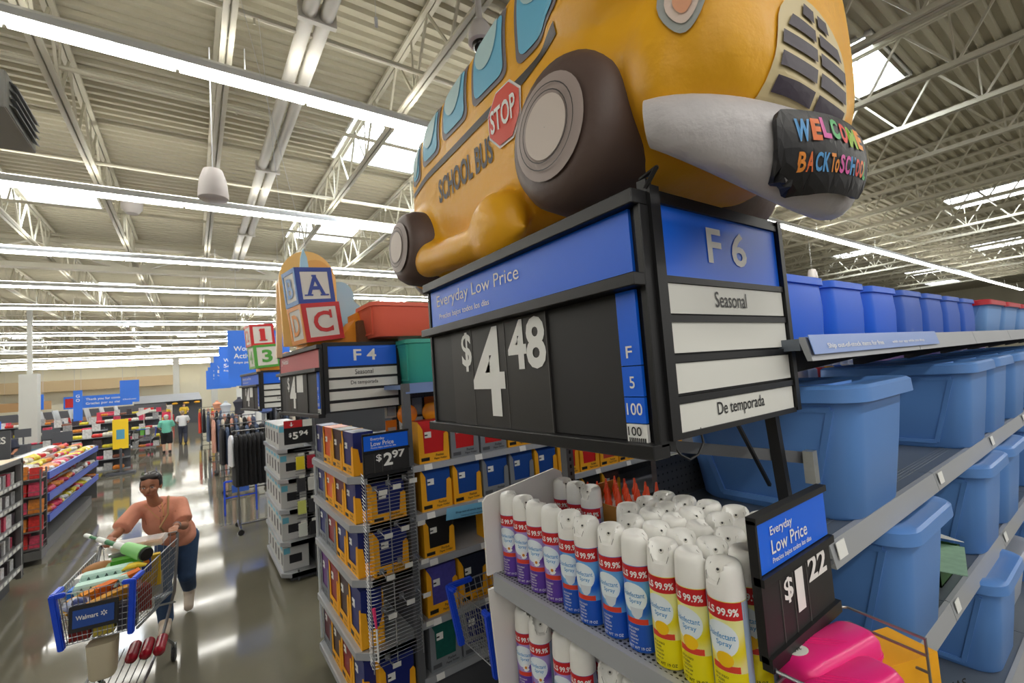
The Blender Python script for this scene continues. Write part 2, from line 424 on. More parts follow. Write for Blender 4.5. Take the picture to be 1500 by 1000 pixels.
# extra posts of this sign
b = B(); b.bar((.477, .03, 0), (.50, .02, -.36), .028, .02); b.obj('post', black, t6)
b = B(); b.bar((.30, .03, 0), (.49, .06, -.2), .008, .008); b.obj('stay_rod', black, t6)
b = B(); b.bar((-.02, -.01, -.02), (-.02, -.01, .52), .022, .018); b.obj('post', black, t6)
b = B(); b.tube([(-.015, -.012, .0), (-.0, -.02, -.03), (.03, -.02, -.045), (.06, -.02, -.04), (.085, -.018, -.02), (.09, -.01, .01)], .0025, 6); b.obj('cable', cable, t6, smooth=True)
b = B(); b.tube([(-.03, -.02, .50), (-.03, -.05, .53), (0, -.03, .545), (.01, .02, .54)], .005, 6); b.obj('strap', black, t6, smooth=True)

# ---------------------------------------------------------------- inflatable school bus
def vox(parts, size, smooth=8, fac=.6):
    bm = bmesh.new()
    for q in parts:
        me = bpy.data.meshes.new('q'); bmesh.ops.recalc_face_normals(q.bm, faces=q.bm.faces); q.bm.to_mesh(me); q.bm.free(); bm.from_mesh(me); bpy.data.meshes.remove(me)
    me = bpy.data.meshes.new('v'); bm.to_mesh(me); bm.free()
    o = bpy.data.objects.new('v', me); COL.objects.link(o)
    r = o.modifiers.new('r', 'REMESH'); r.mode = 'VOXEL'; r.voxel_size = size
    if smooth: s_ = o.modifiers.new('s', 'SMOOTH'); s_.iterations = smooth; s_.factor = fac
    dg = bpy.context.evaluated_depsgraph_get(); m2 = bpy.data.meshes.new_from_object(o.evaluated_get(dg))
    bpy.data.objects.remove(o); bpy.data.meshes.remove(me); return m2
def bvh_of(me): return BVHTree.FromPolygons([v.co.copy() for v in me.vertices], [tuple(p.vertices) for p in me.polygons])
BO = Vector((1.1, 1.0, H))                # local origin of the bus
def sect(y, hw, zb, zt, n=40, e=.42, xc=0):
    P = []
    for k in range(n):
        a = 2*PI*k/n; c, s_ = math.cos(a), math.sin(a)
        P.append((xc+math.copysign(abs(c)**e, c)*hw, y, (zb+zt)/2+math.copysign(abs(s_)**e, s_)*(zt-zb)/2))
    return P
cab = B(); cab.loft([sect(.97, .06, .6, .85), sect(.95, .17, .5, .97), sect(.88, .265, .43, 1.06), sect(.66, .298, .41, 1.115), sect(.2, .305, .41, 1.185), sect(-.12, .305, .41, 1.25), sect(-.3, .3, .41, 1.24), sect(-.42, .26, .42, 1.16), sect(-.47, .15, .45, 1.0)])
hood = B(); hood.loft([sect(-.2, .27, .42, 1.06, e=.6), sect(-.36, .30, .43, 1.05, e=.56), sect(-.48, .325, .44, 1.05, e=.5), sect(-.56, .325, .455, 1.03, e=.48), sect(-.61, .30, .48, .99, e=.5), sect(-.64, .24, .52, .93, e=.6), sect(-.652, .12, .58, .85, e=.8)])
parts = [cab, hood]
def lump(c, r, rot=(0,0,0)):
    q = B(); q.ell(c, r, rot, n=14); return q
for sx in (-1, 1):
    parts += [lump((sx*.235, -.24, .72), (.115, .30, .17), (.15,0,0)), lump((sx*.235, -.46, .62), (.115, .11, .17)), lump((sx*.255, -.34, .88), (.115, .24, .15)), lump((sx*.225, .76, .56), (.13, .25, .19)),
              lump((sx*.335, .36, .43), (.055, .40, .06), (.08, 0, 0)), lump((sx*.33, .58, .455), (.06, .12, .07)), lump((sx*.33, .12, .44), (.07, .13, .11))]
bm_ = vox(parts, .016, 10)
orange = M('orange ripstop', (255,186,38), .42, bump=.55, scale=7, bscale=7, noise=.05)
nt_ = orange.node_tree; tr_ = nt_.nodes.new('ShaderNodeBsdfTranslucent'); tr_.inputs[0].default_value = (*lin((255, 214, 90)), 1); mx_ = nt_.nodes.new('ShaderNodeMixShader'); mx_.inputs[0].default_value = .12
nt_.links.new(nt_.nodes['Principled BSDF'].outputs[0], mx_.inputs[1]); nt_.links.new(tr_.outputs[0], mx_.inputs[2]); nt_.links.new(mx_.outputs[0], nt_.nodes['Material Output'].inputs[0])
bus = thing('inflatable_school_bus', 'giant orange inflatable school bus lying on top of the F 6 sign', 'inflatable', BO)
body = mk('body', bm_, orange, bus, True)
bvh = bvh_of(bm_)
def on_side(y, z, lift=.003):
    h = bvh.ray_cast(Vector((-2, y, z)), Vector((1, 0, 0)))
    return (h[0]-Vector((lift, 0, 0))) if h[0] else Vector((-.2, y, z))
def on_front(x, z, lift=.004):
    h = bvh.ray_cast(Vector((x, -2, z)), Vector((0, 1, 0)))
    return (h[0]+h[1]*lift) if h[0] else Vector((x, -.5, z))
def side_decal(name, poly, mat, lift=.003, sub=.03, parent=None):
    return face_mesh(name, poly, [tuple(range(len(poly)))], lambda y, z: on_side(y, z, lift), mat, parent or body, sub)
greyfr = M('printed window frame', (120,112,118), .5); glassp = M('printed window blue', (110,190,225), .5); glassl = M('printed window pale', (186,218,222), .5)
ink = M('printed black', (50,42,40), .5)
wins = [(.722, .845), (.515, .685), (.29, .487), (.043, .252), (-.255, -.005)]
for i, (a, c) in enumerate(wins):
    w = c-a; b0 = [.845, .865, .885, .892, .882][i]; t0 = [1.02, 1.07, 1.10, 1.13, 1.16][i]
    def wp(g): return [(p[0], p[1]) for p in rrect((a+c)/2, (b0+t0)/2, w-g*2, t0-b0-g*2, .03)]
    f = side_decal('window', wp(0), greyfr, .003)
    side_decal('pane', wp(.017), glassp, .0055, parent=f)
    side_decal('reflection', circ(a+w*.55, t0-.06, w*.33, .085), glassl, .008, parent=f)
side_decal('stripe', [(-.22, .825), (.845, .80), (.845, .822), (-.22, .857)], ink, .003)
V, F = text2d('SCHOOL BUS', .03)
face_mesh('lettering', V, F, lambda x, y: on_side(.545-x*.395, .668+y*.092-x*.0, .003), ink, body, .03 if False else 0)
oc = lambda r, n=8, cx=.07, cz=.78: [(cx+math.cos(PI/8+2*PI*k/n)*r, cz+math.sin(PI/8+2*PI*k/n)*r) for k in range(n)]
st = side_decal('stop_sign', oc(.098), white, .004); side_decal('sign_face', oc(.09), M('stop red', (226,62,34), .5), .007, parent=st)
V, F = text2d('STOP', .02)
face_mesh('lettering', V, F, lambda x, y: on_side(.142-x*.135, .745+y*.075, .0095), white, st)
# grille, headlamps on the nose
cream_p = M('printed cream', (214,196,150), .5); dk = M('printed aubergine', (52,40,58), .5)
def front_decal(name, poly, mat, lift, parent=None, sub=.03):
    return face_mesh(name, poly, [tuple(range(len(poly)))], lambda x, z: on_front(x, z, lift), mat, parent or body, sub)
gx, gw = -.03, .27
P = [(gx-gw/2-.045, .455), (gx+gw/2+.045, .455), (gx+gw/2+.018, .615)] + [(gx+math.cos(t)*(gw/2+.018), .615+math.sin(t)*.10) for t in [PI*k/14 for k in range(1, 14)]] + [(gx-gw/2-.018, .615)]
gr = front_decal('grille', P, cream_p, .004)
for r in range(6):
    z0 = .462+r*.041; z1 = z0+.026
    if z1 > .70: break
    hw = gw/2+.02-.018*min(1, r/5) if z1 < .63 else math.sqrt(max(0, 1-((z1-.615)/.088)**2))*(gw/2+.0)
    for s in (-1, 1):
        front_decal('slot', [(gx+s*.009, z0), (gx+s*hw, z0), (gx+s*hw*(.97 if z1 < .63 else .85), z1), (gx+s*.009, z1)][::s], dk, .0075, gr)
for s in (-1, 1):
    dv = Vector((-s, 1, 0)).normalized(); uv = Vector((1, s, 0)).normalized()*1.0     # looking at the front corner
    def on_diag(u, z, lift, s=s, dv=dv):
        side = Vector((-dv.y, dv.x, 0)); o_ = Vector((s*.28, -.50, z))+side*u-dv*1.2; h = bvh.ray_cast(o_, dv)
        return h[0]-dv*lift if h[0] else o_+dv*1.2
    def tear(k): return [(math.sin(t)*.040*k*(1-.3*math.cos(t)), .672-math.cos(t)*.058*k*(1.3 if math.cos(t) < 0 else 1)) for t in [2*PI*j/20 for j in range(20)]]
    def dd(name, poly, m_, lift, par): return face_mesh(name, poly, [tuple(range(len(poly)))], lambda u, z: on_diag(u, z, lift), m_, par, .02)
    hl = dd('headlamp', tear(1), M('printed grey', (170,174,170), .5), .005, body)
    dd('lamp_glass', tear(.72), M('printed pinkish', (232,212,200), .5), .008, hl); dd('lamp_glow', tear(.42), M('printed peach', (240,176,140), .5), .011, hl)
# wheels
tyre = M('taupe ripstop', (92,74,68), .5, bump=.2, scale=6, bscale=14); tyreside = M('charcoal ripstop', (66,58,58), .5, bump=.2, scale=6, bscale=14)
rimp = M('printed rim', (168,152,146), .5); hubp = M('printed hub', (208,194,184), .5)
def wheel(c, r, w, s):
    """c = centre, s = side facing out (-1 / 1)"""
    q = B(); q.lathe([(.04, -w/2), (r*.72, -w/2), (r*.9, -w/2*.9), (r*1.0, -w*.36), (r*1.04, -w*.1), (r*1.06, w*.1), (r*1.02, w*.36), (r*.9, w/2*.9), (r*.62, w/2*1.02), (.04, w/2*1.04)], 40, axis='x')
    o = q.obj('wheel', tyre, bus, smooth=True); o.location = c
    def disc(rr, x, n=36, ry=1): return [(s*x, math.cos(2*PI*k/n)*rr, math.sin(2*PI*k/n)*rr*ry) for k in range(n)]
    def prof(rr): return w/2*1.03 if rr < r*.62 else (w/2*1.02-(rr-r*.62)/(r*.28)*(w/2*.16))
    def ring(r0, r1, lift, m, name):
        q = B(); q.loft([disc(r0, prof(r0)+lift), disc((r0+r1)/2, prof((r0+r1)/2)+lift), disc(r1, prof(r1)+lift)], cap=False); x = q.obj(name, m, bus, smooth=True); x.location = c; return x
    ring(.01, r*.9, .004, tyreside, 'sidewall'); ring(.01, r*.66, .008, rimp, 'wheel_rim'); ring(.001, r*.4, .011, hubp, 'hub_cap')
    ring(r*.52, r*.535, .011, ink, 'rim_line'); ring(r*.43, r*.445, .013, ink, 'rim_line')
wheel((-.205, -.205, .580), .190, .35, -1); wheel((-.235, .73, .535), .15, .33, -1)
wheel((.25, -.20, .55), .195, .34, 1); wheel((.31, .80, .545), .17, .26, 1)
# bumper: fat curved sausage round the nose, and its plate
def bump_pts(n=25, k=1.0):
    P = []
    for i in range(n):
        t = -1.25+2.5*i/(n-1); P.append((math.sin(t)*.305-.05, -.37-math.cos(t)*.265, .50-.135*math.cos(t)**1.5))
    return P
q = B(); bp = bump_pts(); rings = []
for i, p in enumerate(bp):
    t = (Vector(bp[min(i+1, 24)])-Vector(bp[max(i-1, 0)])).normalized(); nrm = Vector((t.y, -t.x, 0)); e = abs(i-12)/12
    a, c = .060*(1-.35*e**2), .100*(1-.52*e**2)
    rings.append([Vector(p)+nrm*(math.cos(2*PI*k/20)*a)+Vector((0, 0, math.sin(2*PI*k/20)*c)) for k in range(20)])
q.loft(rings)
silver = M('silver ripstop', (196,192,194), .38, bump=.8, scale=9, bscale=9, noise=.06)
bo = q.obj('bumper', silver, bus, smooth=True); bmp = bvh_of(bo.data)
def on_bump(u, v, lift=.006):
    a = -.40+u*1.2; d = Vector((math.sin(a), -math.cos(a), 0)); o_ = Vector((-.05, -.37, v))
    h = bmp.ray_cast(o_+d*1.2, -d)
    return h[0]+d*lift if h[0] else o_+d*.33
pl = face_mesh('bumper_plate', rrect(.12, .36, .60, .135, .03), [tuple(range(20))], lambda u, v: on_bump(u, v, .006), M('black ripstop', (28,27,30), .45, bump=.2, scale=9), bus, .035)
sol = pl.modifiers.new('s', 'SOLIDIFY'); sol.thickness = .012; sol.offset = 1
cols = [(90,160,220), (236,120,60), (220,90,170), (90,180,110), (226,60,50), (150,190,60), (240,150,60)]
x = -.10
for i, ch in enumerate('WELCOME'):
    w = .075 if ch in 'WM' else .05; V, F = text2d(ch, .05)
    face_mesh('lettering', V, F, lambda a, c, x=x, w=w: on_bump(x+a*w, .372+c*.042+.005*math.sin(x*20), .02), M('ink%d' % i, cols[i], .5), pl); x += w+.008
x = -.085
for i, (ch, w) in enumerate((('B', .036), ('A', .036), ('C', .036), ('K', .036), ('To', .05), ('S', .032), ('C', .036), ('H', .036), ('O', .036), ('O', .036), ('L', .032))):
    V, F = text2d(ch, .03); m_ = M('ink%d' % [6, 1, 0, 0, 6, 2, 2, 0, 4, 1, 3][i], cols[i % 7])
    face_mesh('lettering', V, F, lambda a, c, x=x, w=w: on_bump(x+a*w, .318+c*.032, .02), m_, pl); x += w+.006
q = B(); q.ell((-.10, .97, .45), (.14, .07, .075)); q.obj('rear_bumper', silver, bus, smooth=True)
# roof lamp, side mirror, cords
q = B(); q.ell((-.25, -.36, 1.04), (.07, .06, .05)); q.obj('marker_lamp', M('red orange ripstop', (232,104,34), .45), bus, smooth=True)
q = B(); q.tube([(-.30, .36, .385), (-.305, .36, .36), (-.31, .345, .34), (-.315, .33, .345)], .005, 6); q.tube([(-.27, -.28, .40), (-.30, -.33, .375), (-.33, -.38, .36)], .004, 6); q.obj('cord', cable, bus)
# ================================================================ spray can display (endcap), x = aisle face
X0 = .72
perf = holes_mat('perforated shelf', (178,180,184), (28,28,30), .0125, .0036, 'xy')
pegm = holes_mat('pegboard steel', (84,86,90), (30,30,32), .0254, .0035, 'xz')
def endcap_shelf(parent, x, y0, y1, z, depth, ch=.03, name='shelf', front=.048, m=None, lip=.012):
    """steel deck with a bevelled front rail; x is the aisle edge, depth goes to +x"""
    b = B(); b.loft([[(x+lip, y0+ch, zz), (x+lip, y1-ch, zz), (x+ch+lip, y1, zz), (x+depth, y1, zz), (x+depth, y0, zz), (x+ch+lip, y0, zz)] for zz in (z-.02, z)])
    s_ = b.obj(name, m or perf, parent, w=True)
    b = B()
    P = [(x, y1-ch), (x, y0+ch), (x+ch, y0)]; P0 = [(x+ch, y1)]+P+[(x+depth, y0)]
    rings = []
    for p, q in zip(P0, P0[1:]):
        b.loft([[(p[0], p[1], z+.004), (p[0]+.012, p[1], z+.006), (p[0]+.012, p[1], z-front), (p[0], p[1], z-front+.004)], [(q[0], q[1], z+.004), (q[0]+.012, q[1], z+.006), (q[0]+.012, q[1], z-front), (q[0], q[1], z-front+.004)]])
    b.obj('front_rail', shelfgrey, s_, w=True)
    return s_
dsp = thing('spray_display', 'grey endcap fixture holding white-capped spray cans under the price board', 'display shelf', (X0, .84, 0))
endcap_shelf(dsp, X0, .33, 1.232, H-.603, .40); endcap_shelf(dsp, X0+.03, .33, 1.232, H-.945, .38); endcap_shelf(dsp, X0+.0, .33, 1.232, H-1.29, .40); endcap_shelf(dsp, X0-.02, .33, 1.232, H-1.95, .40)
b = B(); b.loft([[(x, y, z) for x, z in ((.705, H-.6), (.705, H-.385), (.72, H-.37), (.99, H-.335), (1.02, H-.35), (1.06, H-.6))] for y in (1.206, 1.214)]); b.obj('side_panel', M('ivory side panel', (214,210,206), .5), dsp, w=True)
b = B(); b.loft([[(x, y, z) for x, z in ((.745, H-1.3), (.705, H-.64), (1.0, H-.64), (1.0, H-1.3))] for y in (1.206, 1.214)]); b.obj('side_panel', MATS['ivory side panel'], dsp, w=True)
b = B(); b.bx(1.12, 1.16, .45, 1.23, 0.15, H-.66); b.obj('back_panel', darkgrey, dsp, w=True)
b = B(); b.bx(.76, 1.14, .36, 1.2, 0, .14); b.obj('plinth', darkgrey, dsp, w=True)

def cap_mesh():
    """white spray cap: rounded collar with a U-shaped scoop at the front"""
    bm = bmesh.new(); n = 28; prof = [(.0328, 0), (.0333, .004), (.0330, .012), (.0324, .024), (.0320, .034), (.0315, .044), (.0300, .052), (.0265, .0585), (.021, .0610), (.013, .0615), (.006, .0615), (.0, .0615)]
    rings = []
    for r, h in prof:
        ring = []
        for k in range(n):
            a = 2*PI*k/n; d = abs((a+PI) % (2*PI)-PI); x, y, z = math.cos(a)*r, math.sin(a)*r, h
            if h > .018:
                cut = max(0, 1-(abs(y)/.0195)**4)
                if x > -.012 and cut > 0: f_ = min(1, (x+.012)/.034); z = h-(h-.027)*cut*f_*f_ if h > .027 else h
                if x > .020 and cut > .2 and h > .03: x = .020+(x-.020)*(1-.6*cut)
            ring.append(bm.verts.new((x, y, z)))
        rings.append(ring)
    for a, c in zip(rings, rings[1:]):
        for k in range(n):
            j = (k+1) % n; bm.faces.new((a[k], a[j], c[j], c[k]))
    bmesh.ops.remove_doubles(bm, verts=bm.verts, dist=1e-6)
    b = B(); b.bm.free(); b.bm = bm; return b
capm = M('glossy white cap', (236,235,230), .28, spec=.5)
canm = {}
def can_label_mat(name, base, blot, low):
    m = M(name, base, .3, .15); nt = m.node_tree; bs = nt.nodes['Principled BSDF']; N = nt.nodes.new; L = nt.links.new
    tc = N('ShaderNodeTexCoord'); sp = N('ShaderNodeSeparateXYZ'); L(tc.outputs['Object'], sp.inputs[0])
    n = N('ShaderNodeTexWave'); n.inputs['Scale'].default_value = 9; n.inputs['Distortion'].default_value = 3.5; n.bands_direction = 'DIAGONAL'; L(tc.outputs['Object'], n.inputs['Vector'])
    mx = N('ShaderNodeMixRGB'); mx.inputs[1].default_value = (*lin(base), 1); mx.inputs[2].default_value = (*lin(blot), 1); L(n.outputs['Fac'], mx.inputs[0])
    gt = N('ShaderNodeMath'); gt.operation = 'GREATER_THAN'; gt.inputs[1].default_value = .058; L(sp.outputs[2], gt.inputs[0])
    m2 = N('ShaderNodeMixRGB'); m2.inputs[1].default_value = (*lin(low), 1); L(gt.outputs[0], m2.inputs[0]); L(mx.outputs[0], m2.inputs[2]); L(m2.outputs[0], bs.inputs['Base Color'])
    return m
kinds = {'purple': can_label_mat('purple can print', (112,70,172), (176,156,216), (96,60,160)), 'blue': can_label_mat('blue can print', (24,98,205), (110,176,232), (28,86,190)), 'yellow': can_label_mat('yellow can print', (236,222,40), (240,240,170), (240,226,20))}
backlab = M('pale blue back label', (176,198,224), .35, .2); ltblue = M('print light blue', (70,150,205), .5); paleoval = M('print pale oval', (226,236,242), .45)
PR = {}
SC = 1.0
def make_can(kind):
    t = thing('spray_can', kind, 'spray can', (0, 0, -5), group='disinfectant spray cans on the endcap')
    b = B(); b.lathe([(.029, 0), (.0325, .003), (.0328, .008), (.0328, .172), (.0318, .178), (.022, .19)], 28); bd = b.obj('can_body', kinds[kind], t, smooth=True)
    c = cap_mesh().obj('cap', capm, t, smooth=True); c.location = (0, 0, .177); PR['cap'] = c
    b = B(); b.cyl((.006, 0, .038), (.0125, 0, .044), .0065, .0055, 12); nz = b.obj('nozzle', M('nozzle shade', (206,204,196), .4), c)
    b = B(); b.cyl((.0125, 0, .044), (.0142, 0, .0455), .0022, n=8); b.obj('nozzle_hole', black, nz) if False else b.obj('nozzle_hole', black, c)
    cb_ = bvh_of(c.data); U_ = [(-.0165, .052), (-.0172, .038), (-.013, .026), (-.006, .0205), (.006, .0205), (.013, .026), (.0172, .038), (.0165, .052)]; pts = []
    for yy, zz in U_:
        hh = cb_.ray_cast(Vector((.08, yy, zz)), Vector((-1, 0, 0)))
        if hh[0]: pts.append(hh[0]+Vector((.0002, 0, 0)))
    if len(pts) > 3:
        for seg_ in (pts[:3], pts[-3:]): b = B(); b.tube(seg_, .0006, 5); b.obj('slit', M('slit shade', (120,118,112), .6), c)  # dark tubes draw the shade in the slits beside the scoop
    R = .0331
    def patch(name, a, w, z, h, m, r=R, poly=None, par=bd):
        poly = poly or [(0,0),(1,0),(1,1),(0,1)]
        return face_mesh(name, poly, [tuple(range(len(poly)))], wrap_fn(r, a, z, w, h), m, par, .12, True)
    patch('label_band', 0, .104, .146, .030, red)
    patch('back_label', 1.92, .045, .004, .172, backlab); patch('back_label', -2.2, .03, .004, .172, backlab)
    V, F = text2d('KILLS 99.9%', .03); face_mesh('lettering', V, F, wrap_fn(R+.0004, -.12, .153, .076, .0135), white, bd)
    patch('oval', -.05, .062, .082, .060, paleoval, R+.0002, [(.5+.5*math.cos(t), .5+.5*math.sin(t)) for t in [2*PI*k/24 for k in range(24)]])
    V, F = text2d('Disinfectant', .012); face_mesh('lettering', V, F, wrap_fn(R+.0005, -.05, .113, .052, .010), ltblue, bd)
    V, F = text2d('Spray', .012); face_mesh('lettering', V, F, wrap_fn(R+.0005, .12, .099, .027, .011), ltblue, bd)
    if kind == 'yellow': patch('lemon', .1, .03, .066, .026, M('print lemon', (244,196,20), .4), R+.0006, circ(.5, .5, .5, .5, 16))
    elif kind == 'purple':
        patch('daisy', .2, .022, .072, .021, white, R+.0006, [(.5+(.5 if k % 2 else .3)*math.cos(2*PI*k/20), .5+(.5 if k % 2 else .3)*math.sin(2*PI*k/20)) for k in range(20)])
        patch('daisy_eye', .2, .008, .079, .008, M('print amber', (206,130,30), .5), R+.0009, circ(.5, .5, .5, .5, 12))
    else: patch('basin', .15, .03, .07, .022, M('print basin grey', (206,214,222), .45), R+.0006, [(0, 1), (.15, .3), (.4, 0), (.6, 0), (.85, .3), (1, 1)])
    patch('small_band', .12, .048, .059, .011, M('print orange red', (214,62,42), .5), R+.0005)
    V, F = text2d('NET WT 19 OZ', .01); face_mesh('lettering', V, F, wrap_fn(R+.0005, .1, .008, .05, .006), white if kind != 'yellow' else black, bd)
    for r in range(5):
        V, F = text2d(['KEEP OUT OF REACH', 'OF CHILDREN', 'CAUTION', 'Read back label', 'before use'][r], .01)
        face_mesh('lettering', V, F, wrap_fn(R+.0005, -.18+(0 if r != 1 else -.1), .047-r*.007, [.026, .018, .018, .02, .016][r], .0042), white if kind != 'yellow' else black, bd)
    return t
protos = {k: make_can(k) for k in kinds}; used = set()
def can(kind, x, y, z, rz, label, group, caprz=0, sc=1.0):
    if kind not in used: used.add(kind); r = protos[kind]; r.location = (x, y, z); r.rotation_euler = (0, 0, rz); r['label'] = label; r['group'] = group
    else: r = dup(protos[kind], (x, y, z), rz, label, group)
    for c in r.children:
        if c.name.startswith('cap'): c.rotation_euler = (0, 0, caprz)
    r.scale = (sc, sc, sc); return r
zc = H-.602
rowk = ['purple']*4+['blue']*4+['yellow']*3
descr = {'purple': 'purple daisy', 'blue': 'blue', 'yellow': 'yellow lemon'}
caps = [2.2, 1.2, 2.6, 2.4, .2, -.3, .1, 2.0, .3, 2.3, -.4]
fx = [.78,.78,.778,.778,.776,.770,.775,.777,.776,.776,.776]; fy = [1.172,1.104,1.036,.968,.898,.832,.757,.688,.618,.553,.487]
nth = {}
for i, k in enumerate(rowk):
    x, y = fx[i], fy[i]; nth[k] = nth.get(k, 0)+1
    view = math.atan2(-y, -x); a = view-.60+(.1 if i % 3 == 1 else 0)
    can(k, x, y, zc, a, '%s %s spray can in the front row, counting from the ivory side panel' % (ORD[nth[k]-1], descr[k]), 'cans in the front row', caps[i]-.0, 1.0)
# rows behind, mostly caps in sight
random.seed(3); k = 0
for r in range(1, 5):
    for i in range(11):
        y = 1.17-.0685*i+random.uniform(-.004, .004); x = .779+.0705*r+random.uniform(-.004, .004)
        if i < 3 and r in (1, 2): continue
        if i in (3, 4) and r in (1, 2, 3, 4): continue
        if i < 5 and r == 3 and i > 2: continue
        if i < 3 and r == 4: continue
        kd = 'purple' if i < 4 else 'blue' if i < 8 else 'yellow'; view = math.atan2(-y, -x)
        if i == 5 and r == 1: continue
        can(kd, x, y, zc, view-.5+random.uniform(-.3, .3), 'white-capped spray can packed %s row back, %s place from the ivory side panel' % (['one', 'two', 'three', 'four'][r-1], ORD[i]), 'cans packed behind the front row', random.uniform(-.5, 2.2))
# lower shelf
for i, (kd, y) in enumerate((('purple', 1.165), ('purple', 1.095), ('purple', .99), ('purple', .92), ('blue', .82), ('blue', .745), ('blue', .67), ('yellow', .59))):
    x = .80; view = math.atan2(-y, -x)
    can(kd, x, y, H-.944, view-.45, 'spray can on the shelf below, %s from the ivory side panel' % ORD[i], 'cans on the lower shelf', [1.5, .6, 2.2, 2.6, .2, 2.4, .8, .3][i])
    if i not in (2,): can(kd, x+.075, y-.01, H-.944, view-.3, 'spray can standing behind the %s one on the shelf below' % ORD[i], 'cans behind on the lower shelf', 1.2)
# cardboard tray of glue bottles behind the cans
card = M('brown cardboard', (176,120,48), .75, noise=.08)
t = thing('cardboard_tray', 'open brown cardboard tray holding orange-tipped glue bottles', 'tray', (1.04, .99, H-.47))
b = B(); b.bx(.90, .905, .905, 1.13, H-.6, H-.42); b.bx(.90, 1.09, 1.13, 1.135, H-.6, H-.40); b.bx(.90, 1.09, .90, .905, H-.6, H-.42); b.bx(.90, 1.09, .905, 1.13, H-.6, H-.592)
b.obj('tray_wall', card, t, w=True); t.location.x += .11
gp = thing('glue_bottle', 'small white glue bottle with orange nozzle in the cardboard tray', 'glue bottle', (1.04, .93, H-.59), group='glue bottles in the tray')
b = B(); b.lathe([(.012, 0), (.017, .004), (.017, .16), (.009, .178)], 14); b.obj('bottle', white, gp, smooth=True)
b = B(); b.lathe([(.011, .176), (.012, .19), (.006, .205), (.0025, .235)], 12); b.obj('nozzle', M('orange nozzle', (232,76,24), .4), gp, smooth=True)
gp.scale = (1, 1, .88)
for i in range(4):
    for j in range(5):
        if i or j: dup(gp, (1.04+i*.042, .93+j*.043, H-.59+random.uniform(0, .012)), None, 'glue bottle in the cardboard tray, %s row, %s from the near side' % (ORD[i], ORD[j]))
# uprights of the endcap back, brace and clip
slotm = M('upright grey', (104,106,110), .45, .3)
def upright(x, y, z0, z1, label, par=None, w=.032, tag_=True):
    t = thing('slotted_upright', label, 'post', (x, y, z0)); b = B(); b.bx(x-w/2, x+w/2, y-w/2, y+w/2, z0, z1); b.obj('post', slotm, t, w=True)
    b = B(); z = z1-.02
    n = 0
    while z > max(z0, z1-.8) and n < 24: b.bx(x-.004, x+.004, y-w/2-.001, y-w/2+.001, z-.012, z); z -= .0254; n += 1
    tag(b.obj('slots', black, t, w=True), kind='stuff'); return t
upright(1.10, 1.262, 0, H-.2, 'dark slotted steel upright rising behind the ivory side panel')
upright(1.30, 1.02, 0, H-.12, 'dark slotted steel upright at the pegboard edge behind the spray cans')
t = thing('brace_bar', 'flat grey steel brace running back from under the F 6 marker', 'brace', (1.1, .62, H-.27))
b = B(); b.bar((1.02, .80, H-.225), (1.33, .56, H-.285), .006, .03); b.obj('bar', slotm, t, w=True)
b = B(); b.bx(1.30, 1.325, .535, .56, H-.345, H-.262); b.obj('end_bracket', M('galvanised', (176,178,176), .3, .8, noise=.15, scale=60), t, w=True)
# small price holder $1.22 and the wire basket below it
def side_price(loc, w, h, price, label, small=True, hdr_h=.42):
    t = thing('price_holder', label, 'sign', loc)
    b = B(); b.bx(0, w, 0, .008, -h, 0); b.bx(-.004, w+.004, -.008, .01, -.006, .006); b.bx(-.004, w+.004, -.012, .006, -h*hdr_h-.010, -h*hdr_h+.004); b.bx(-.004, w+.004, -.012, .006, -h-.012, -h*.955); b.bx(-.004, .002, -.006, .01, -h, 0); b.obj('frame', black, t)
    b = B(); b.bx(.003, w-.003, -.004, -.001, -h*hdr_h+.006, -.008); hd = b.obj('header_card', signblue, t)
    b = B(); b.bx(.004, w-.004, -.004, -.001, -h*.955, -h*hdr_h-.012); pc = b.obj('price_card', darkpanel, t)
    X, U = (1, 0, 0), (0, 0, 1); y = -.0045
    text('Everyday', white, hd, (w*.16, y, -h*.17), X, U, w*.30, h*.085, w_=False); text('Low Price', white, hd, (w*.16, y, -h*.29), X, U, w*.5, h*.105, w_=False, bold=.008)
    text('Precios bajos todos los días', white, hd, (w*.16, y, -h*.365), X, U, w*.55, h*.05, w_=False)
    text(price[0], white, pc, (w*.26, y, -h*.70), X, U, w*.12, h*.19, w_=False, bold=.02); text(price[1], white, pc, (w*.42, y, -h*.82), X, U, w*.11 if price[1] == '1' else w*.2, h*.32, w_=False, bold=.03)
    text(price[2], white, pc, (w*.61, y, -h*.665), X, U, w*.29, h*.2, w_=False, bold=.03)
    for q in (.22, .39, .59):
        b = B(); b.bx(w*q-.0007, w*q+.0007, -.0055, -.004, -h*.955, -h*.5); b.obj('card_edge', MATS['card edge'], pc)
    return t
side_price((.784, .43, H-.287), .28, .235, ('$', '1', '22'), 'small $1.22 price holder with blue Low Price header beside the yellow spray cans')
t = thing('wire_basket', 'grey wire basket under the $1.22 price holder holding pink cases', 'basket', (.92, .38, H-.62))
b = B(); x0, x1, y0, y1 = .785, 1.085, .295, .425
for z in (H-.53, H-.56, H-.59, H-.62):
    b.tube([(x0, y0, z), (x0, y1-.01, z), (x0+.01, y1, z), (x1-.01, y1, z), (x1, y1-.01, z), (x1, y0, z-.012)], .0028, 6)
b.tube([(x0, y0, H-.62), (x1, y0, H-.632)], .0021, 6); b.tube([(x1, y0, H-.54), (x1, y0, H-.72)], .0025, 6)
for k in range(12): b.tube([(x0+.004+k*.027, y1, H-.62), (x0+.004+k*.027, y1, H-.72), (x0+.004+k*.027, y0, H-.72)], .0015, 5)
b.obj('wire_frame', wire, t, w=True, smooth=True)
pink = M('hot pink plastic', (240,36,130), .3, spec=.5)
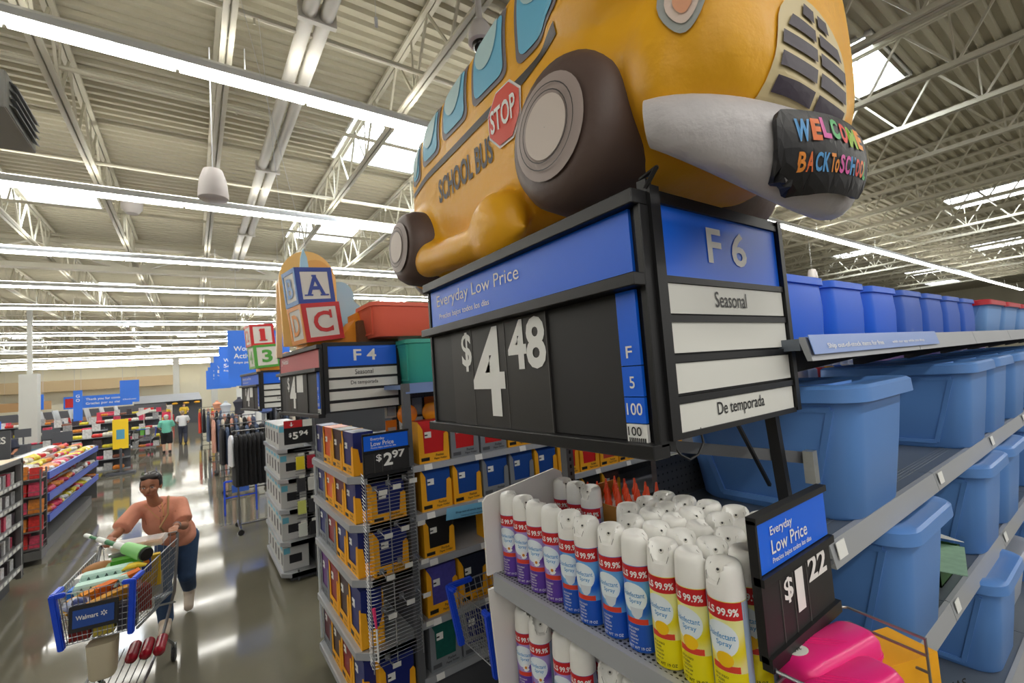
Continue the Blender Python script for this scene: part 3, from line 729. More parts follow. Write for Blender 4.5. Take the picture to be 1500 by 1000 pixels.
def pencase(loc, rz, label, ry=0):
    t = thing('pencil_case', label, 'pencil case', loc, rz, 'pink pencil cases in the wire basket')
    L_, W_ = .215, .082; b = B()
    rings = []
    for z, g in ((-.03, .012), (-.024, .003), (0, 0), (.022, .002), (.032, .008), (.037, .018)): rings.append([(x, y, z) for x, y in rrect(0, 0, L_-2*g, W_-2*g, .028-g*.4, 6)])
    b.loft(rings); b.obj('case', pink, t, smooth=True)
    b = B(); b.loft([[(x, y, z) for x, y in rrect(0, 0, L_+.003, W_+.003, .03, 6)] for z in (-.002, .002)]); b.obj('rim', pink, t)
    b = B()
    for k in range(3): b.bar((-.045+k*.012, .022, .037), (.0+k*.012, -.02, .037), .002, .002)
    b.obj('rib', pink, t)
    b = B(); b.lathe([(.0001, 0), (.017, 0), (.017, .0008)], 24); o = b.obj('sticker', signwhite, t); o.location = (-.072, .008, .0368); o.scale = (1.15, .8, 1)
    text('59¢', black, t, (-.085, .004, .0378), (1,0,0), (0,1,0), .02, .008, w_=False)
    t.rotation_euler = (0, ry, rz); return t
pencase((.935, .395, H-.565), -.18, 'hot pink pencil case with round white sticker, uppermost in the wire basket')
pencase((.865, .345, H-.578), -.2, 'hot pink pencil case in the middle of the wire basket')
pencase((.835, .29, H-.585), -.22, 'hot pink pencil case half out of frame at the picture bottom')
t = thing('orange_carton', 'orange yellow carton beside the pink cases, against the tub shelf', 'box', (1.06, .37, H-.64))
b = B(); b.rbx((0, 0, .02), (.2, .09, .07), (0, 0, -.35)); bo = b.obj('carton', yellow, t)
text('MAS', black, t, (.05, -.09, .0), (math.cos(-.35), math.sin(-.35), 0), (0,0,1), .05, .016, w_=False)

# ---------------------------------------------------------------- tub gondola (x to the right, open towards -y)
gon = thing('tub_gondola', 'long grey steel shelving unit loaded with blue plastic tubs', 'shelving', (1.28, .76, 0))
GY = .5
deck = M('shelf deck slate', (112,120,130), .35, .3, noise=.06, scale=2)
for nm, z, y0 in (('top', H+.03, GY), ('mid', H-.475, GY), ('low', H-.925, GY), ('base', H-1.36, GY-.05)):
    for k in range(9):
        xa = 1.26+k*.91; xb = xa+.905
        b = B(); b.bx(xa, xb, y0+.02, 1.0, z-.03, z)
        if nm == 'mid' or nm == 'low':
            for g in range(4): b.bx(xa, xb, y0+.06+g*.012, y0+.064+g*.012, z, z+.0015)
        dk_ = b.obj('shelf', deck, gon, w=True)
        b = B(); hgt = .058
        b.loft([[(x, y0+.02, z+.004), (x, y0+.006, z+.002), (x, y0-.006, z-hgt), (x, y0+.006, z-hgt), (x, y0+.02, z-.01)] for x in (xa, xb)]); rl = b.obj('price_rail', shelfgrey, dk_, w=True)
        if nm in ('mid', 'low', 'base'):
            b = B(); b.loft([[(x, y0-.002, z-.002), (x, y0-.008, z-.04), (x, y0-.006, z-.04), (x, y0, z-.002)] for x in (xa+.02, xa+.07)]); b.obj('shelf_tag', white, rl, w=True)
for k in range(1, 9):
    b = B(); xx = 1.26+k*.91
    for z in (H+.0, H-.505, H-.955): b = B(); b.prism([(GY+.05, z), (1.0, z), (1.0, z-.11), (GY+.12, z-.03)], xx-.012, xx+.012, 'x'); b.obj('bracket', M('bracket black', (44,44,46), .5), gon, w=True)
for k in range(9):
    b = B(); b.bx(1.26+k*.91, 1.26+k*.91+.9, 1.0, 1.02, .1, H-.30 if k else H-.33); b.obj('back_panel', pegm, gon, w=True)
b = B(); b.bx(1.0, 1.27, .5, .53, H-.52, H-.51)
b.bx(1.27, 9.4, GY-.02, 1.5, 0, .12); b.obj('plinth', darkgrey, gon, w=True)
b = B(); b.loft([[(x, GY-.001, H+.038), (x, GY-.012, H-.012), (x, GY-.010, H-.012), (x, GY+.001, H+.038)] for x in (1.262, 2.40)]); sc_ = b.obj('strip_card', M('blue strip card', (120,150,214), .35), gon, w=True)
text('Ship out-of-stock items for free', white, sc_, (1.35, GY-.0115, H-.003), (1,0,0), (0,.25,1), .42, .018); text('with our app while you shop', white, sc_, (1.85, GY-.0115, H-.0), (1,0,0), (0,.25,1), .35, .012)
tubs = {}
def tub(name_m, col, w, d, h, label, loc, rz=0, lid=True, tp=1.0, lidcol=None, group=None, lid_label=None):
    """storage tub, w along x, d along y; end panels recessed on the long sides"""
    key = (name_m, w, d, h, lid)
    if key in tubs:
        t = dup(tubs[key], loc, rz, label, group); return t
    m = M(name_m, col, .42, spec=.4); t = thing('storage_tub', label, 'storage tub', loc, rz, group)
    b = B(); rings = []
    for z, g in ((0, .055*tp), (.012, .045*tp), (h*.55, .024*tp), (h-.035, .012), (h-.034, -.0), (h-.004, .002)):
        rings.append([(x, y, z) for x, y in rrect(0, 0, w-2*g, d-2*g, .07, 5)])
    for z, g in ((h-.004, .010), (h-.03, .02), (.02, .06)): rings.append([(x, y, z) for x, y in rrect(0, 0, w-2*g, d-2*g, .065, 5)])
    b.loft(rings); b.obj('tub_body', m, t, smooth=True)
    for s in (-1, 1):        # raised frame of the recessed long panel
        b = B(); X = lambda z: s*(w/2-.046*tp-(.006 if tp < 1 else 0)+z/h*.034*tp)
        A = [(-d*.24, .03), (d*.24, .03), (d*.38, h*.86), (-d*.38, h*.86)]
        for p, q in zip(A, A[1:]+A[:1]): b.bar((X(p[1]), p[0], p[1]), (X(q[1]), q[0], q[1]), .016, .016, up=(1, 0, 0))
        b.obj('side_rib', m, t)
    if lid:
        m2 = M(name_m+' lid', lidcol or col, .38, spec=.4); b = B(); rings = []
        for z, g in ((h-.012, -.010), (h-.03, -.012), (h-.03, -.016), (h+.006, -.014), (h+.014, -.006), (h+.014, .03), (h+.004, .045)): rings.append([(x, y, z) for x, y in rrect(0, 0, w-2*g, d-2*g, .08, 5)])
        b.loft(rings); l = b.obj('lid', m2, t, smooth=True)
        b = B(); b.loft([[(x, y, z) for x, y in rrect(0, 0, w*.5, d*.62, .05, 5)] for z in (h+.003, h+.012)]); b.obj('lid_ridge', m2, l, smooth=True)
    tubs[key] = t; return t
TB = (94,142,210)
tz = {'mid': H-.475, 'low': H-.925, 'base': H-1.36}
# middle shelf
for i, x in enumerate((1.62, 2.88, 3.36, 3.95, 4.5, 5.2, 5.9)):
    tub('blue tub plastic', TB, .46, .56, .36, ['matte blue tub nearest the F 6 post on the middle shelf', 'second matte blue tub along the middle shelf, past the gap', 'third matte blue tub along the middle shelf, at the picture edge'][i] if i < 3 else 'matte blue tub far along the middle shelf, %s from the post' % ORD[i], (x, .735, tz['mid']), 0, group='blue tubs on the middle shelf')
for i, x in enumerate((1.87, 2.88, 3.4, 4.3, 5.1)):
    tub('blue tub plastic', TB, .46, .56, .375, ['large matte blue lidded tub right behind the $1.22 holder', 'matte blue lidded tub beyond the green box with papers', 'third matte blue tub on the lower shelf at the picture edge', 'matte blue tub on the lower shelf out of frame', 'farthest matte blue tub on the lower shelf out of frame'][i], (x, .735, tz['low']), 0, group='blue tubs on the lower shelf')
for i, x in enumerate((2.78, 3.9, 4.6)):
    tub('blue tub plastic', TB, .46, .56, .375, ['blue lidded tub on the bottom shelf in the lower right corner', 'blue tub on the bottom shelf beyond the corner tub', 'last blue tub on the bottom shelf, out of frame'][i], (x, .72, tz['base']), 0, group='blue tubs on the bottom shelf')
t = tub('white tub plastic', (176,182,196), .44, .5, .26, 'pale grey storage box beside the corner tub on the bottom shelf', (3.42, .74, tz['base']))
# top shelf row of deeper blue tubs (upright, open)
xs = [2.05, 2.525, 3.01, 3.495, 3.97, 4.445, 4.92]
for i, x in enumerate(xs):
    tub('royal tub plastic' if i < 3 else 'dusk tub plastic', (22,100,232) if i < 3 else (40,92,196), .465, .5, .275, '%s open blue tub from the left in the row on the top shelf' % ORD[i], (x, 1.05, H+.032), 0, lid=False, tp=.3, group='blue tubs on the top shelf')
for i, x in enumerate((5.62, 6.4, 7.2)):
    tub('clear blue tub', (120,165,225), .74, .5, .26, 'pale clear-blue tub with red lid, %s at the far end of the top shelf' % ORD[i], (x, 1.0, H+.032), 0, lidcol=(190,30,48), group='red lidded tubs')
# goods seen through the gap under the top shelf
gap = [(210,200,190), (230,230,226), (214,60,50), (236,170,30), (60,110,190)]
for i in range(9):
    t = thing('jar', 'small jar with white lid in the gap below the top shelf, %s from the left' % ORD[i], 'jar', (3.45+i*.15, 1.45, H-.238), group='jars seen under the top shelf')
    b = B(); b.lathe([(.05, 0), (.056, .006), (.056, .1), (.04, .112)], 14); b.obj('jar_body', M('gap goods %d' % (i % 5), gap[i % 5], .5), t, smooth=True)
    b = B(); b.lathe([(.045, .108), (.045, .135)], 14); b.obj('jar_lid', white, t, smooth=True)
b = B(); b.bx(1.5, 9, 1.25, 1.75, H-.26, H-.238); b.obj('rear_shelf', deck, gon, w=True)
for i in range(4):
    t = thing('storage_tub', 'lilac lidded tub on the far side under the top shelf, %s from the left' % ORD[i], 'storage tub', (5.5+i*.9, 1.5, H-.238), group='lilac tubs on the far side')
    b = B(); b.loft([[(x, y, z) for x, y in rrect(0, 0, .5-g, .4-g, .05)] for z, g in ((0, .06), (.1, 0))]); b.obj('tub_body', M('lilac plastic', (150,120,176), .5), t, smooth=True)
    b = B(); b.loft([[(x, y, z) for x, y in rrect(0, 0, .54-g, .44-g, .06)] for z, g in ((.09, 0), (.13, 0), (.14, .03))]); b.obj('lid', MATS['lilac plastic'], t, smooth=True)
# green tray with papers and a black case in the gap on the lower shelf
t = thing('green_box', 'shallow dark green open box between the blue tubs on the lower shelf', 'box', (2.42, .60, tz['low']))
gm = M('dark green card', (52,96,44), .6); b = B(); b.bx(-.14, .17, -.05, -.045, 0, .075); b.bx(-.14, .17, .2, .205, 0, .075); b.bx(-.14, -.135, -.05, .2, 0, .075); b.bx(.165, .17, -.05, .2, 0, .075); b.bx(-.14, .17, -.05, .2, 0, .006); b.obj('box_wall', gm, t)
t = thing('paper_sheet', 'pale green map-printed card lying across the green box', 'card', (2.38, .585, tz['low']+.08), .2)
mm = M('map print', (150,186,160), .6, noise=.3, scale=25); b = B(); b.bx(-.16, .15, -.09, .1, 0, .003); b.obj('sheet', mm, t)
t = thing('paper_sheet', 'folded white leaflet propped on the map-printed card', 'card', (2.52, .60, tz['low']+.1), -.3)
b = B(); b.rbx((0, 0, .02), (.15, .1, .002), (.1, .3, 0)); b.obj('sheet', signwhite, t)
t = thing('headphones_case', 'black moulded pouch with grey emblem lying beside the green box', 'pouch', (2.40, .80, tz['low']+.09))
b = B(); b.ell((0, 0, .05), (.15, .1, .065), (0, 0, .3)); b.obj('pouch', black, t, smooth=True)
b = B(); b.lathe([(.022, 0), (.045, 0), (.045, .004), (.022, .004)], 20, axis='y'); o = b.obj('emblem', M('emblem grey', (168,170,172), .4), t); o.location = (-.06, -.095, .06)
# ================================================================ F4 and F2 AISLE ENDS
aisle_sign((.795, 3.45, H-.2), 'F 4', ('Seasonal', 'De temporada', '', ''), 'aisle marker with blue F 4 card, under the A and C letter blocks',
           'price board with faded red header and tall white digits beside the F 4 marker', .10, hdr=M('faded red header', (196,84,88), .5), price=('$', '4', '1'), pw=1.05, aisle=('F', '3', '100'))
aisle_sign((.77, 6.9, H-.25), 'F 2', ('Seasonal', '', 'De temporada', ''), 'aisle marker with blue F 2 card, under the 1 and 3 number blocks',
           'farthest price board with white digits beside the F 2 marker', .12, price=('$', '4', '1'), pw=1.0, aisle=('F', '1', '100'))
def gondola(label, x0, x1, y0, y1, zs, endz, ztop, capx, capdepth=.40, plain=None):
    g = thing('gondola', label, 'shelving', ((x0+x1)/2, (y0+y1)/2, 0))
    for z in zs:
        b = B(); b.bx(x0, x1, y0+.012, y1-.012, z-.025, z); s = b.obj('shelf', lightgrey if z > 1.0 else shelfgrey, g, w=True)
        b = B(); b.loft([[(x, y0+.012, z+.003), (x, y0, z+.001), (x, y0-.008, z-.04), (x, y0+.012, z-.04)] for x in (x0, x1)]); r = b.obj('price_rail', shelfgrey, s, w=True)
        x = x0+.08
        while x < min(x1, x0+2.6):
            b = B(); b.loft([[(q, y0-.002, z), (q, y0-.010, z-.038), (q, y0-.008, z-.04), (q, y0+.001, z)] for q in (x, x+.06)]); b.obj('shelf_tag', white, r, w=True); x += .41
    for z in endz:
        endcap_shelf(g, capx, y0+.02, y1, z, capdepth, ch=.10, name='end_shelf', front=.045, m=shelfgrey)
    b = B(); b.bx(capx+capdepth, capx+capdepth+.03, y0+.04, y1-.04, .1, ztop-.42); b.obj('end_panel', darkgrey, g, w=True)
    b = B(); b.bx(x0+.1, x1, (y0+y1)/2-.02, (y0+y1)/2+.02, .1, ztop); b.obj('back_panel', pegm, g, w=True)
    b = B(); b.bx(capx+.1, capx+capdepth, y0+.1, y1-.1, 0, endz[-1]-.02); b.bx(x0, x1, y0+.05, y1-.05, 0, zs[-1]-.025); b.obj('plinth', darkgrey, g, w=True)
    b = B(); b.bx(capx+capdepth-.03, capx+capdepth+.02, y0+.005, y0+.05, .0, ztop+.02); b.obj('corner_post', slotm, g, w=True)
    b = B(); b.bx(capx+.03, capx+.045, y1-.03, y1-.0, endz[-1], endz[0]); b.obj('side_post', lightgrey, g, w=True)
    return g
F4Z = [H-.60, H-.93, H-1.245, H-1.64, H-2.0]
F4E = [H-.615, H-.925, H-1.27, H-1.72, H-2.12]
g4 = gondola('grey gondola stocked with pocket folder cartons under the F 4 marker', 1.22, 6.0, 3.0, 4.3, F4Z, F4E, H-.05, .81)
b = B(); b.bx(1.2, 6, 3.05, 4.25, H-.07, H-.04); b.loft([[(x, 3.03, H-.03), (x, 3.0, H-.10), (x, 3.02, H-.10), (x, 3.05, H-.03)] for x in (1.2, 6)]); b.obj('top_shelf', M('blue topped shelf', (120,146,200), .45), g4, w=True)
FC = {'navy': (24,38,110), 'blue': (24,72,150), 'red': (206,32,36), 'darkred': (140,26,36), 'orange': (232,96,34), 'black': (26,24,26), 'brown': (62,36,34), 'purple': (96,44,120), 'teal': (22,92,84), 'violet': (78,74,160), 'floral': (30,34,52), 'olive': (150,150,70), 'maroon': (96,24,44), 'coral': (190,70,54)}
boxes = {}
def folder_box(col, tray, x, y, z, face, label, group, w=.235, h=.30, d=.15):
    key = (col, tray, w, h)
    rz = 0 if face == 'y' else -PI/2
    if key in boxes: return dup(boxes[key], (x, y, z), rz, label, group)
    t = thing('folder_carton', label, 'carton', (x, y, z), rz, group)
    tm = yellow if tray == 'y' else tray_grey
    b = B(); F = [(-w/2, 0), (w/2, 0), (w/2, h*.62), (w/2-.012, h*.68), (w/2-.036, h*.64), (w/2-.045, h*.22), (-w/2+.04, h*.22), (-w/2+.036, h*.78), (-w/2+.02, h*.88), (-w/2, h*.97)]
    b.prism(F, -.003, 0, 'y')
    b.hexa([(-w/2, 0, 0), (-w/2+.003, 0, 0), (-w/2+.003, d, 0), (-w/2, d, 0), (-w/2, 0, h*.97), (-w/2+.003, 0, h*.97), (-w/2+.003, d, h*.99), (-w/2, d, h*.99)])
    b.prism([(0, 0), (d, 0), (d, h*.55), (d*.75, h*.30), (d*.3, h*.28), (d*.22, h*.6), (0, h*.64)], w/2-.003, w/2, 'x')
    b.bx(-w/2, w/2, d-.003, d, 0, h*.9); b.bx(-w/2, w/2, 0, d, 0, .003); c = b.obj('tray', tm, t)
    b = B(); b.bx(-w/2+.006, w/2-.006, .004, d-.01, .004, h*.98); f = b.obj('folder_stack', M('folder '+col, FC[col], .42, noise=.35 if col in ('floral', 'violet', 'olive', 'teal') else 0, scale=26), t)
    X, U = (1, 0, 0), (0, 0, 1)
    text('Pocket', black, c, (w*.04, -.004, h*.125), X, U, .062, .018, w_=False, bold=.01); text('Paper Folder', black, c, (-w*.02, -.004, h*.04), X, U, .10, .018, w_=False, bold=.01)
    b = B(); b.bx(-w*.44, -w*.17, -.0045, -.003, h*.05, h*.13); b.obj('logo_patch', black if tray == 'y' else darkgrey, c)
    b = B(); b.bx(-w*.28, -w*.07, .0015, .004, h*.58, h*.72); s_ = b.obj('sticker', white, f); b2 = B(); b2.bx(-w*.28, -w*.19, .0005, .0015, h*.63, h*.66); b2.obj('sticker_print', black, f)
    boxes[key] = t; return t
# facing the shopping side (-y)
rows = [(0, ['red:y','red:g','red:g','coral:y','olive:y','teal:y','blue:y','olive:y','olive:y','teal:y','floral:y','coral:y']),
        (1, ['blue:y','blue:y','blue:g','blue:g','blue:y','red:y','red:y','coral:y','coral:y','floral:y','olive:y','coral:y']),
        (2, ['black:y','','black:y','black:y','black:g','black:g','black:y','brown:y']),
        (3, ['violet:y','floral:y','olive:y','olive:y','violet:g','floral:y','floral:y']),
        (4, ['teal:g','navy:g','navy:g','darkred:g','floral:g'])]
rn = ['top', 'second', 'third', 'fourth', 'lowest']
for r, L_ in rows:
    for i, s in enumerate(L_):
        if not s: continue
        c, tr = s.split(':'); hh = .30 if r < 3 else .33
        folder_box(c, tr, 1.40+i*.252, 3.035, F4Z[r], 'y', '%s folder carton in %s tray, %s place on the %s shelf of F 4' % (c, 'yellow' if tr == 'y' else 'grey', ORD[i], rn[r]), 'folder cartons on the F 4 side shelves', h=hh if r != 2 else .27)
ends = [['navy:g','orange:y','brown:y','navy:y'], ['navy:g','orange:y','maroon:y','navy:y'], ['navy:g','darkred:g','navy:y','navy:y'], ['purple:g','darkred:y','brown:y','navy:y'], ['maroon:g','brown:y','darkred:y','navy:y']]
for r, L_ in enumerate(ends):
    for i, s in enumerate(L_):
        c, tr = s.split(':')
        folder_box(c, tr, .855, 4.10-i*.285, F4E[r], 'x', '%s folder carton, %s tray, %s from the back, %s end shelf of F 4' % (c, 'yellow' if tr == 'y' else 'grey', ORD[i], rn[r]), 'folder cartons on the F 4 end shelves', w=.262, h=[.29, .27, .30, .37, .33][r])
        if i == 3:      # second carton tucked behind the near corner one, seen through the grid
            folder_box('navy', 'y', 1.05, 3.035, F4E[r], 'y', 'navy folder carton behind the wire grid on the %s end shelf of F 4' % rn[r], 'folder cartons behind the wire grid', w=.235, h=[.24, .26, .30, .3, .33][r]) if r in (0, 1, 2, 4) else None
# wire slat grid on the side of the end unit, with tagged hooks
t = thing('wire_grid_panel', 'white wire slat grid hung on the side of the folder end unit', 'wire rack', (1.03, 2.97, H-1.2))
b = B(); z = H-.60
while z > H-1.78:
    b.tube([(.875, 3.03, z+.012), (.872, 2.965, z+.0), (.90, 2.955, z), (1.185, 2.955, z), (1.21, 2.965, z), (1.215, 3.06, z+.02)], .0022, 4); z -= .0225
b.obj('grid_wires', wire, t, w=True); tag(t.children[0], kind='stuff')
for x in (.878, 1.03, 1.205):
    b = B(); b.cyl((x, 2.962, H-.58), (x, 2.962, H-1.80), .0035, n=6); b.obj('grid_upright', wire, t, w=True)
n = 0
for px, pz in ((.93,-.68),(1.02,-.66),(1.13,-.645),(.95,-.95),(1.06,-.93),(1.17,-.925),(.95,-1.20),(1.07,-1.16),(1.18,-1.17),(.95,-1.43),(1.07,-1.385),(1.18,-1.38),(1.19,-1.56),(.96,-1.72)):
    h_ = thing('peg_hook', 'peg hook with white label flag on the folder wire grid, %s from the top' % ORD[n], 'hook', (px, 2.95, H+pz), group='label hooks on the F 4 wire grid'); n += 1
    b = B(); b.tube([(0, 0, 0), (.0, -.09, -.01), (0, -.1, .005)], .003, 6); b.rbx((0, -.004, 0), (.03, .008, .03)); b.obj('hook', wire, h_)
    b = B(); b.rbx((.022, -.105, -.01), (.052, .003, .03), (.15, 0, 0)); b.obj('label_flag', signwhite, h_)
t = thing('brush', 'pink and white stick hanging on the corner of the wire grid', 'stick', (.885, 2.94, H-1.52)); b = B(); b.tube([(0, 0, .12), (.01, -.01, 0)], [.012, .006], 8); b.obj('handle_end', M('pink rubber', (236,60,120), .4), t, smooth=True); b = B(); b.tube([(.01, -.01, 0), (.012, -.01, -.2)], .006, 8); b.obj('rod', white, t)
side_price((.867, 2.93, H-.335), .30, .255, ('$', '2', '97'), '$2.97 price holder with blue Low Price header above the wire grid')
# blue notice strip on the second side shelf
t = thing('shelf_notice', 'pale blue notice card clipped to the folder shelf rail', 'notice', (1.46, 2.965, H-.955))
b = B(); b.rbx((.17, 0, -.02), (.40, .002, .085), (.12, .06, 0)); b.obj('card', M('pale blue card', (126,196,232), .4), t); text('Shop out-of-stock items', M('navy print', (20,44,110), .5), t, (.04, -.006, -.02), (1,0,-.06), (0,-.1,1), .22, .018, w_=False); text('Compra productos agotados', MATS['navy print'], t, (.08, -.008, -.045), (1,0,-.06), (0,-.1,1), .18, .012, w_=False)
# open floor below: small book display at the foot
t = thing('leaflet', 'orange and blue leaflet lying on the bottom deck beside the grid', 'leaflet', (1.10, 3.15, H-2.11)); b = B(); b.rbx((0, 0, .006), (.14, .28, .004), (.0, 0, .5)); b.obj('sheet', M('leaflet print', (110,150,170), .5, noise=.5, scale=12), t)
# packages hanging on the back panel above the top shelf (seen past the price board)
pk = [(214,214,208), (188,190,196), (222,226,230), (236,128,30), (150,160,170), (240,180,40)]
n = 0
for r, z in enumerate((H-.30, H-.46)):
    for i in range(16):
        t = thing('hanging_pack', 'blister pack on the top pegs of F 4, %s row, %s from the left' % (ORD[r], ORD[i]), 'package', (1.30+i*.115, 3.60, z), group='blister packs on the F 4 pegboard')
        b = B(); b.bx(-.045, .045, 0, .012, 0, .14); b.obj('card', M('pack %d' % ((i*5+r*3) % 6), pk[(i*5+r*3) % 6], .45), t); b = B(); b.rbx((0, -.008, .05), (.06, .02, .07)); b.obj('blister', M('clear blister', (214,224,230), .15, alpha=.6), t)
for i, (x, c, m_) in enumerate(((1.32, (236,130,24), 'orange'), (1.52, (240,150,30), 'amber'), (1.75, (226,100,30), 'deep orange'))):
    t = thing('candy_bag', '%s bag leaning on the shelf above the folder cartons' % m_, 'bag', (x, 3.3, H-.335), group='bags above the folders'); b = B(); b.ell((0, 0, .07), (.08, .03, .075)); b.obj('bag', M('bag '+m_, c, .4), t, smooth=True)
# tubs on top of F4
tub('teal tub plastic', (70,180,160), .62, .42, .34, 'teal open tub on top of the F 4 shelving', (1.62, 3.42, H-.035), 0, lid=False)
tub('coral tub plastic', (244,112,88), .64, .46, .26, 'coral red open tub stacked above the teal tub', (1.40, 3.50, H+.335), 0, lid=False)
tub('coral tub plastic', (244,112,88), .64, .46, .26, 'coral red open tub farther right on the F 4 shelving', (2.4, 3.6, H+.0), 0, lid=False)
t = thing('carton_box', 'brown carton between the display base and the teal tub', 'box', (1.22, 3.75, H-.035)); b = B(); b.bx(-.16, .16, -.2, .2, 0, .52); b.obj('carton', M('brown carton', (112,74,48), .75), t, bevel=.004)
# ---- letter block display on the signs
def block(loc, rz, ry, s, col, glyph, label, side=None):
    t = thing('alphabet_block', label, 'toy block', loc, 0); t.rotation_euler = (0, ry, rz)
    b = B(); b.bx(-s/2, s/2, -s/2, s/2, 0, s); b.obj('cube', M('block face white', (226,222,214), .45), t, bevel=.003, seg=1)
    def frame(fn, m, w=.032):
        b = B()
        for a in ((-s/2, s/2, 0, w), (-s/2, s/2, s-w, s), (-s/2, -s/2+w, w, s-w), (s/2-w, s/2, w, s-w)): b.hexa([fn(a[0], a[2], 0), fn(a[1], a[2], 0), fn(a[1], a[2], .004), fn(a[0], a[2], .004), fn(a[0], a[3], 0), fn(a[1], a[3], 0), fn(a[1], a[3], .004), fn(a[0], a[3], .004)])
        b.obj('painted_frame', m, t)
    m = M('block paint %s' % glyph, col, .42)
    f1 = lambda x, z, k: (x, -s/2-k, z); f2 = lambda x, z, k: (-s/2-k, -x, z)
    frame(f1, m); frame(f2, M('block paint side %s' % glyph, side, .42) if side else m)
    # glyph with slab serifs
    def gl(fn, g, mm, par, k=.0045):
        V, F = text2d(g, .035 if g in '13' else .02); w = {'A': .52, 'C': .5, '1': .22, '3': .42}.get(g, .45)*s; h = .56*s
        face_mesh('glyph', V, F, lambda x, z: Vector(fn(-w/2+x*w, .22*s+z*h, k)), mm, par)
        ser = {'A': [(-.33, -.1, .21, .25), (.10, .34, .21, .25), (-.08, .05, .74, .79)], 'C': [(.19, .25, .58, .80), (.20, .245, .24, .36)], '1': [(-.16, .18, .21, .26), (-.14, 0, .68, .74)], '3': []}.get(g, [])
        if ser:
            b = B()
            for a in ser: b.hexa([fn(a[0]*s, a[2]*s, k), fn(a[1]*s, a[2]*s, k), fn(a[1]*s, a[2]*s, k+.001), fn(a[0]*s, a[2]*s, k+.001), fn(a[0]*s, a[3]*s, k), fn(a[1]*s, a[3]*s, k), fn(a[1]*s, a[3]*s, k+.001), fn(a[0]*s, a[3]*s, k+.001)])
            b.obj('serif', mm, par)
    gl(f1, glyph, m, t); gl(f2, {'A': 'B', 'C': 'D', '1': '2', '3': '4'}[glyph], MATS.get('block paint side %s' % glyph, m), t)
    return t
block((.80, 3.70, H+.335), .16, -.12, .285, (206,36,40), 'C', 'alphabet block with red frame and red letter C on the F 4 display', (236,150,60))
block((.755, 3.70, H+.615), .16, -.10, .27, (36,66,160), 'A', 'alphabet block with blue frame and blue letter A atop the C block', (60,120,190))
block((.82, 7.08, H+.30), .14, -.07, .31, (80,160,60), '3', 'number block with green frame and green 3 on the F 2 display', (120,180,90))
block((.775, 7.08, H+.60), .14, -.07, .29, (206,36,40), '1', 'number block with red frame and red 1 atop the 3 block', (206,90,60))
dorange = M('display orange card', (236,150,26), .5); sky = M('display sky blue card', (166,206,232), .45); peach = M('display peach card', (246,200,120), .45)
t = thing('cardboard_display', 'orange stepped cardboard display carrying the A and C blocks', 'display', (.95, 3.8, H+.3))
b = B(); b.bx(.70, 1.28, 3.62, 4.05, H+.30, H+.36); b.bx(1.08, 1.26, 3.62, 3.9, H+.36, H+.56); b.hexa([(.95, 3.62, H+.36), (1.08, 3.62, H+.36), (1.08, 3.9, H+.36), (.95, 3.9, H+.36), (1.06, 3.62, H+.50), (1.08, 3.62, H+.50), (1.08, 3.9, H+.50), (1.06, 3.9, H+.50)]); b.obj('base_card', dorange, t, w=True)
t = thing('cardboard_display', 'orange stepped cardboard display carrying the 1 and 3 blocks', 'display', (.95, 7.1, H+.28))
b = B(); b.bx(.74, 1.22, 6.95, 7.4, H+.25, H+.31); b.bx(1.06, 1.24, 6.95, 7.2, H+.31, H+.5); b.obj('base_card', dorange, t, w=True)
t = thing('display_backdrop', 'peach rounded cardboard cut-out rising behind the A block', 'cut-out', (.83, 4.0, H+.4))
b = B(); P = [(.60, H+.33)]+[(.80+math.cos(a)*.22, H+.86+math.sin(a)*.26) for a in [PI-PI*k/16 for k in range(17)]]+[(1.02, H+.33)]; b.prism(P, 3.98, 4.02, 'y'); b.obj('cutout', peach, t, w=True)
b = B(); b.prism([(.86+math.cos(2*PI*k/20)*.12, H+.93+math.sin(2*PI*k/20)*.12) for k in range(20)], 3.965, 3.98, 'y'); b.obj('disc', M('display tan card', (236,178,96), .5), t, w=True)
t = thing('display_pencil', 'tall peach and pink pencil cut-out left of the A block', 'cut-out', (.58, 4.1, H+.3))
b = B(); b.loft([[(x+dx, y, z) for x, y in ((.56, 4.1), (.60, 4.1), (.60, 4.16), (.56, 4.16))] for z, dx in ((H+.25, 0), (H+.85, .02), (H+1.0, .08), (H+1.08, .14))]); b.obj('pencil', M('display pale tan', (224,196,160), .5), t, w=True)
t = thing('display_cloud', 'pale blue cardboard cloud cut-out right of the letter blocks', 'cut-out', (1.1, 4.0, H+.4))
b = B(); P = []
for cx, cz, r, a0, a1 in ((1.16, H+.50, .155, -1.2, 1.1), (1.07, H+.75, .11, -.2, 2.6)):
    P += [(cx+math.cos(a0+(a1-a0)*k/10)*r, cz+math.sin(a0+(a1-a0)*k/10)*r*1.25) for k in range(11)]
P += [(.92, H+.7), (.92, H+.33)]; b.prism(P, 4.03, 4.06, 'y'); b.obj('cutout', sky, t, w=True)
t = thing('display_leaf', 'slim pale blue cut-out leaf above the A block', 'cut-out', (.72, 3.8, H+.9)); b = B(); b.loft([[(.70, y, H+.86), (.78, y, H+.86), (.76, y, H+1.02), (.735, y, H+1.09), (.715, y, H+1.02)] for y in (3.80, 3.83)]); b.obj('cutout', sky, t, w=True)
t = thing('hanging_wire', 'pair of thin wires crossing up to the ceiling from the letter display', 'wire', (.78, 3.9, H+1.1))
b = B(); b.cyl((.76, 3.82, H+1.08), (.42, 4.6, BZ), .002, n=4); b.cyl((.66, 4.1, H+1.0), (.62, 4.9, BZ), .002, n=4); tag(b.obj('wires', lightgrey, t, w=True), kind='stuff')
